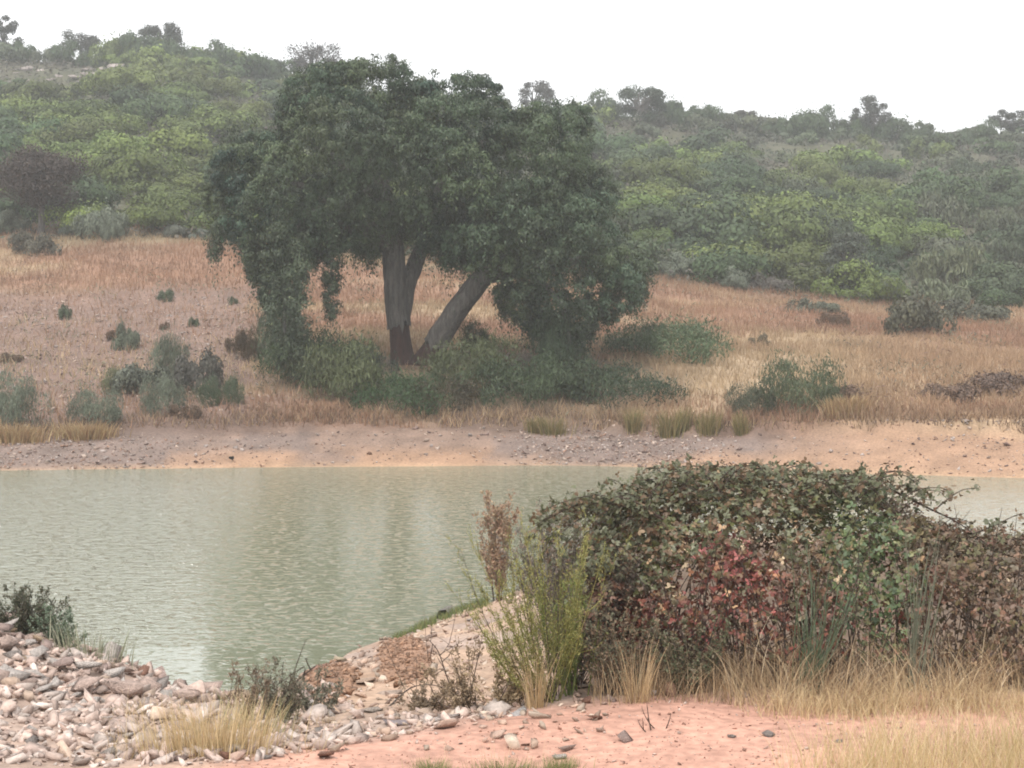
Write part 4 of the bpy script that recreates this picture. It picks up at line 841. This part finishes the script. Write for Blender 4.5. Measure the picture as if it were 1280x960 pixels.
g = G(22, 13.7); broom('dark_shrub', g + np.array([0, 0, -.02]), 70, 'dark twiggy shrub with arching stems on top of the rock heap', (.18, .46), (-1.5, 1.55), col=((.09, .085, .06), (.13, .115, .08)), side=8, brown=.4, r0=.004, leafc=((.075, .085, .05), (.11, .10, .07)), lw=.012)
g = G(72, 13.5); broom('dark_shrub', g + np.array([0, 0, -.02]), 30, 'sparser green leaved shrub right of the dark one on the rock heap', (.12, .32), (-1.1, 1.2), col=((.12, .13, .085),), side=7, brown=.4, r0=.0035, leafc=((.09, .125, .075), (.14, .17, .12)), lw=.015)
g = G(112, 13.2); tuft('grass_tuft', g, 170, .32, .2, .12, .3, .006, .4, [(.28, .29, .2), (.4, .38, .28), (.18, .2, .12)], 'pale grey green tuft on the rock heap beside the dark shrub')
def twig(pts, r, label, mat=M_twig, side=5, name='fallen_twig'):
    w = spline(pts, 14); A = Acc(); A.add(*tube(w, np.linspace(r, r * .35, 14), 6, .2), (1, 1, 1))
    for _ in range(side): i_ = int(R.integers(3, 13)); A.add(*tube(spline([w[i_], w[i_] + R.normal(0, .05, 3) + np.array([0, 0, .05]), w[i_] + R.normal(0, .1, 3) + np.array([0, 0, .1])], 5), np.linspace(r * .5, r * .2, 5), 4), (1, 1, 1))
    V, f, _ = A.arrays(); o = build(name, V - w[0], f, mat, None, None, True); o.location = w[0]; tag(o, label, 'twig'); return o
a = hit(486, 884, 9.5, 14); twig([a, hit(515, 866, 9.5, 16) + np.array([0, 0, .04]), hit(545, 866, 9.5, 16) + np.array([0, 0, .05]), hit(575, 872, 9.5, 16) + np.array([0, 0, .02])], .006, 'long thin twig lying across the pale bank')
a = hit(345, 880, 9.5, 13); b_ = P(395, 832, a[1] + .3); twig([a, (a + b_) / 2 + np.array([-.02, 0, .01]), b_], .012, 'dark crooked branch sticking up in front of the water')
a = hit(572, 878, 9.8, 13); twig([a, P(560, 850, a[1]), P(548, 815, a[1]), P(536, 800, a[1])], .006, 'leafless upright stalk left of the broom', side=9, name='dead_stalk')
a = hit(554, 774, 28, 38); b_ = hit(582, 752, 28, 38); twig([a + np.array([0, 0, .05]), (a + b_) / 2 + np.array([0, 0, .2]), b_ + np.array([0, 0, .15])], .13, 'grey driftwood branch at the waterline left of the broom', M_driftwood, 2, 'driftwood')
# green growth at the waterline
n = 2200; px = R.uniform(490, 610, n); tgt = np.interp(px, [470, 500, 560, 600, 640], [803, 792, 766, 756, 748]) ; y = CH * F / (tgt - HY) - R.exponential(.5, n) - .15; x = (px - 640) / F * y; z = Z(x, y); k = z > -.05
x, y, z = x[k], y[k], z[k]; n = len(x); V, f, m_ = blades(np.stack([x, y, z - .01], 1), R.uniform(0, 6.28, n), R.uniform(.05, .2, n), R.uniform(.01, .02, n), np.abs(R.normal(.5, .3, n)), 2, np.abs(R.normal(.2, .2, n)))
o = build('waterside_grass', V, f, M_grass, np.repeat(np.array([(.17, .2, .07), (.22, .22, .09), (.12, .16, .06)])[R.integers(0, 3, n)] * R.uniform(.7, 1.2, (n, 1)), m_, 0)); tag(o, 'short green grass at the waterline of the near bank', 'grass', kind='stuff')

# ------------------------------------------------------------------ straw grass, near side
g = hit(266, 942, 8.8, 11); tuft('grass_tuft', g, 900, .34, .16, .16, .36, .0035, .35, [(.56, .44, .26), (.62, .50, .30), (.46, .33, .18)], 'bushy straw coloured grass tuft at the foot of the rock heap')
g = hit(322, 925, 8.8, 11); tuft('grass_tuft', g, 180, .18, .1, .16, .34, .004, .5, [(.3, .3, .16), (.42, .36, .2), (.2, .21, .1)], 'greenish tuft leaning right of the bushy straw tuft')
for px, py, w, lb in [(797, 878, .09, 'thin upright straw tuft at the bramble foot by the track'), (670, 885, .07, 'few pale straw stalks in front of the broom')]:
    g = hit(px, py, 9, 12); tuft('grass_tuft', g, 110, w * .8, .04, .15, .42, .0035, .25, [(.5, .36, .2), (.58, .45, .28)], lb)
for px, py, w, lb in [(540, 964, .10, 'leftmost of three small green tufts at the bottom of the track'), (632, 963, .16, 'widest green tuft at the bottom of the track with pale stalks'), (700, 962, .09, 'rightmost of three small green tufts at the bottom of the track')]:
    g = hit(px, py, 7.5, 10); tuft('grass_tuft', g, 320, w, .05, .04, .10, .003, .5, [(.16, .2, .07), (.22, .24, .1), (.34, .32, .16)], lb)
g = hit(625, 965, 7.5, 10); tuft('grass_tuft', g, 26, .2, .08, .12, .28, .002, .2, [(.58, .44, .3)], 'sparse thin pale stalks rising from the track by the widest green tuft')
def straw(n, x0, x1, yr, Ls, bend, cols, name, label, W=.0035, densf=None, lean=.2, azm=None):
    px = R.uniform(x0, x1, n); y = R.uniform(*yr, n); x = (px - 640) / F * y
    d = fbm(x * 2.4, y * 2.4, 88) * 1.5 if densf is None else densf(px, y) * (.35 + 1.2 * fbm(x * 2.4, y * 2.4, 88)); k = R.random(n) < d; x, y, px = x[k], y[k], px[k]; n = len(x)
    az = R.uniform(0, 6.28, n) if azm is None else R.normal(azm, 1.1, n) + np.where(fbm(x * 1.1, y, 89) > .5, 0, np.pi * .8)
    V, f, m_ = blades(np.stack([x, y, Z(x, y) - .01], 1), az, R.uniform(*Ls, n) * (.65 + .7 * fbm(x * 1.7, y * 1.7, 86)), W * R.uniform(.7, 1.4, n), np.abs(R.normal(bend, bend * .5, n)), 6, np.abs(R.normal(lean, lean * .8, n)))
    c = np.array(cols)[R.integers(0, len(cols), n)] * R.uniform(.75, 1.2, (n, 1)); o = build(name, V, f, M_grass, np.repeat(c, m_, 0)); tag(o, label, 'grass', kind='stuff')
SC = [(.50, .38, .235), (.44, .31, .18), (.58, .46, .31), (.34, .23, .13), (.24, .16, .10)]
straw(9300, 860, 1750, (9.85, 10.85), (.10, .52), 1.35, SC, 'straw_grass', 'long arching straw grass along the foot of the bramble', densf=lambda p, y: sstep(880, 960, p) * (.1 + 1.1 * sstep(.38, .62, fbm(p * .021, y * 2.2, 93))) * sstep(9.8, 10.15, y + (vnoise(p * .03, p * 0, 94) - .5) * .35), azm=0.)
straw(5000, 880, 1440, (9.7, 10.15), (.08, .25), 1.0, [(.58, .45, .27), (.50, .38, .22)], 'track_edge_grass', 'short trampled straw grass at the edge of the track', densf=lambda p, y: sstep(900, 1050, p) * sstep(9.7, 10.0, y))
straw(1300, 740, 960, (10.1, 10.7), (.06, .3), .7, [(.36, .25, .15), (.22, .16, .1), (.48, .36, .22)], 'brown_grass', 'thin brown dead grass under the left half of the bramble', densf=lambda p, y: np.full(len(p), .8))
straw(12500, 960, 1700, (8.2, 9.45), (.18, .42), .5, [(.58, .46, .27), (.64, .53, .33), (.48, .38, .19)], 'verge_grass', 'pale straw grass on the near side of the track', W=.003, densf=lambda p, y: np.clip(sstep(960, 1130, p + (9.0 - y) * 60) * sstep(9.3, 8.7, y - (p - 1100) * .0008), 0, 1) * .8)
straw(1400, 130, 420, (9.0, 10.6), (.05, .17), .7, [(.46, .35, .2), (.36, .25, .15)], 'heap_grass', 'short dry grass growing between the rubble', densf=lambda p, y: sstep(.46, .6, fbm(p * .02, y * 2, 92)) * (y > road_y(p) - .1))

# ------------------------------------------------------------------ rain haze
m, nt, N = nodes('rain_haze'); pv = N('ShaderNodeVolumePrincipled'); pv.inputs['Color'].default_value = (.90, .92, .93, 1); pv.inputs['Density'].default_value = .00085; pv.inputs['Anisotropy'].default_value = .25
o_ = N('ShaderNodeOutputMaterial'); nt.links.new(pv.outputs[0], o_.inputs['Volume'])
b0 = np.array([-530, -3, -90.]); b1 = np.array([530, 830, 52.])
V = np.array([[(b0, b1)[a][0], (b0, b1)[b][1], (b0, b1)[c][2]] for a in (0, 1) for b in (0, 1) for c in (0, 1)])
o = build('haze', V, [np.array([[0, 1, 3, 2], [4, 6, 7, 5], [0, 4, 5, 1], [2, 3, 7, 6], [0, 2, 6, 4], [1, 5, 7, 3]])], m); tag(o, 'thin rain haze over the valley', 'haze', kind='stuff')

# ------------------------------------------------------------------ light, sky, camera
SUN_EL, SUN_AZ = math.radians(58), math.radians(200)     # azimuth: where the light comes from, clockwise from +Y
w = bpy.data.worlds.new('World'); sc.world = w; w.use_nodes = True; nt = w.node_tree
for n_ in list(nt.nodes): nt.nodes.remove(n_)
sky = mk(nt, 'ShaderNodeTexSky', sky_type='NISHITA', sun_disc=False, sun_elevation=SUN_EL, sun_rotation=SUN_AZ, air_density=1., dust_density=4., ozone_density=1.)
hs = mk(nt, 'ShaderNodeHueSaturation', i_Saturation=.12); nt.links.new(sky.outputs[0], hs.inputs['Color'])
cl = mixc(nt, hs.outputs[0], (9.6, 9.7, 9.9, 1), .75, 'MIX')              # cloud sheet
bg = mk(nt, 'ShaderNodeBackground', i_Strength=.10); nt.links.new(cl, bg.inputs[0]); wo = mk(nt, 'ShaderNodeOutputWorld'); nt.links.new(bg.outputs[0], wo.inputs[0])
ld = bpy.data.lights.new('Sun', 'SUN'); ld.energy = 1.5; ld.angle = math.radians(14); ld.color = (1, .96, .9); lo = bpy.data.objects.new('Sun', ld); COL.objects.link(lo)
from mathutils import Vector
dv = Vector((math.sin(SUN_AZ) * math.cos(SUN_EL), math.cos(SUN_AZ) * math.cos(SUN_EL), math.sin(SUN_EL))); lo.rotation_euler = dv.to_track_quat('Z', 'Y').to_euler()

cd = bpy.data.cameras.new('Camera'); cam = bpy.data.objects.new('Camera', cd); COL.objects.link(cam); cam.location = (0, 0, CH); cam.rotation_euler = (math.radians(90), 0, 0)
cd.sensor_width = 36; cd.lens = 36 * F / 1280; cd.shift_y = -(480 - HY) / 1280; cd.clip_end = 3000; cd.clip_start = .1
sc.camera = cam
sc.view_settings.view_transform = 'Standard'; sc.view_settings.look = 'None'; sc.view_settings.exposure = .93; sc.view_settings.gamma = 1
sc.view_settings.use_curve_mapping = False
cy = sc.cycles; cy.max_bounces = 5; cy.diffuse_bounces = 3; cy.glossy_bounces = 2; cy.transmission_bounces = 2; cy.volume_bounces = 1; cy.transparent_max_bounces = 4; cy.use_denoising = True
cy.filter_width = 1.9; cy.caustics_reflective = False; cy.caustics_refractive = False
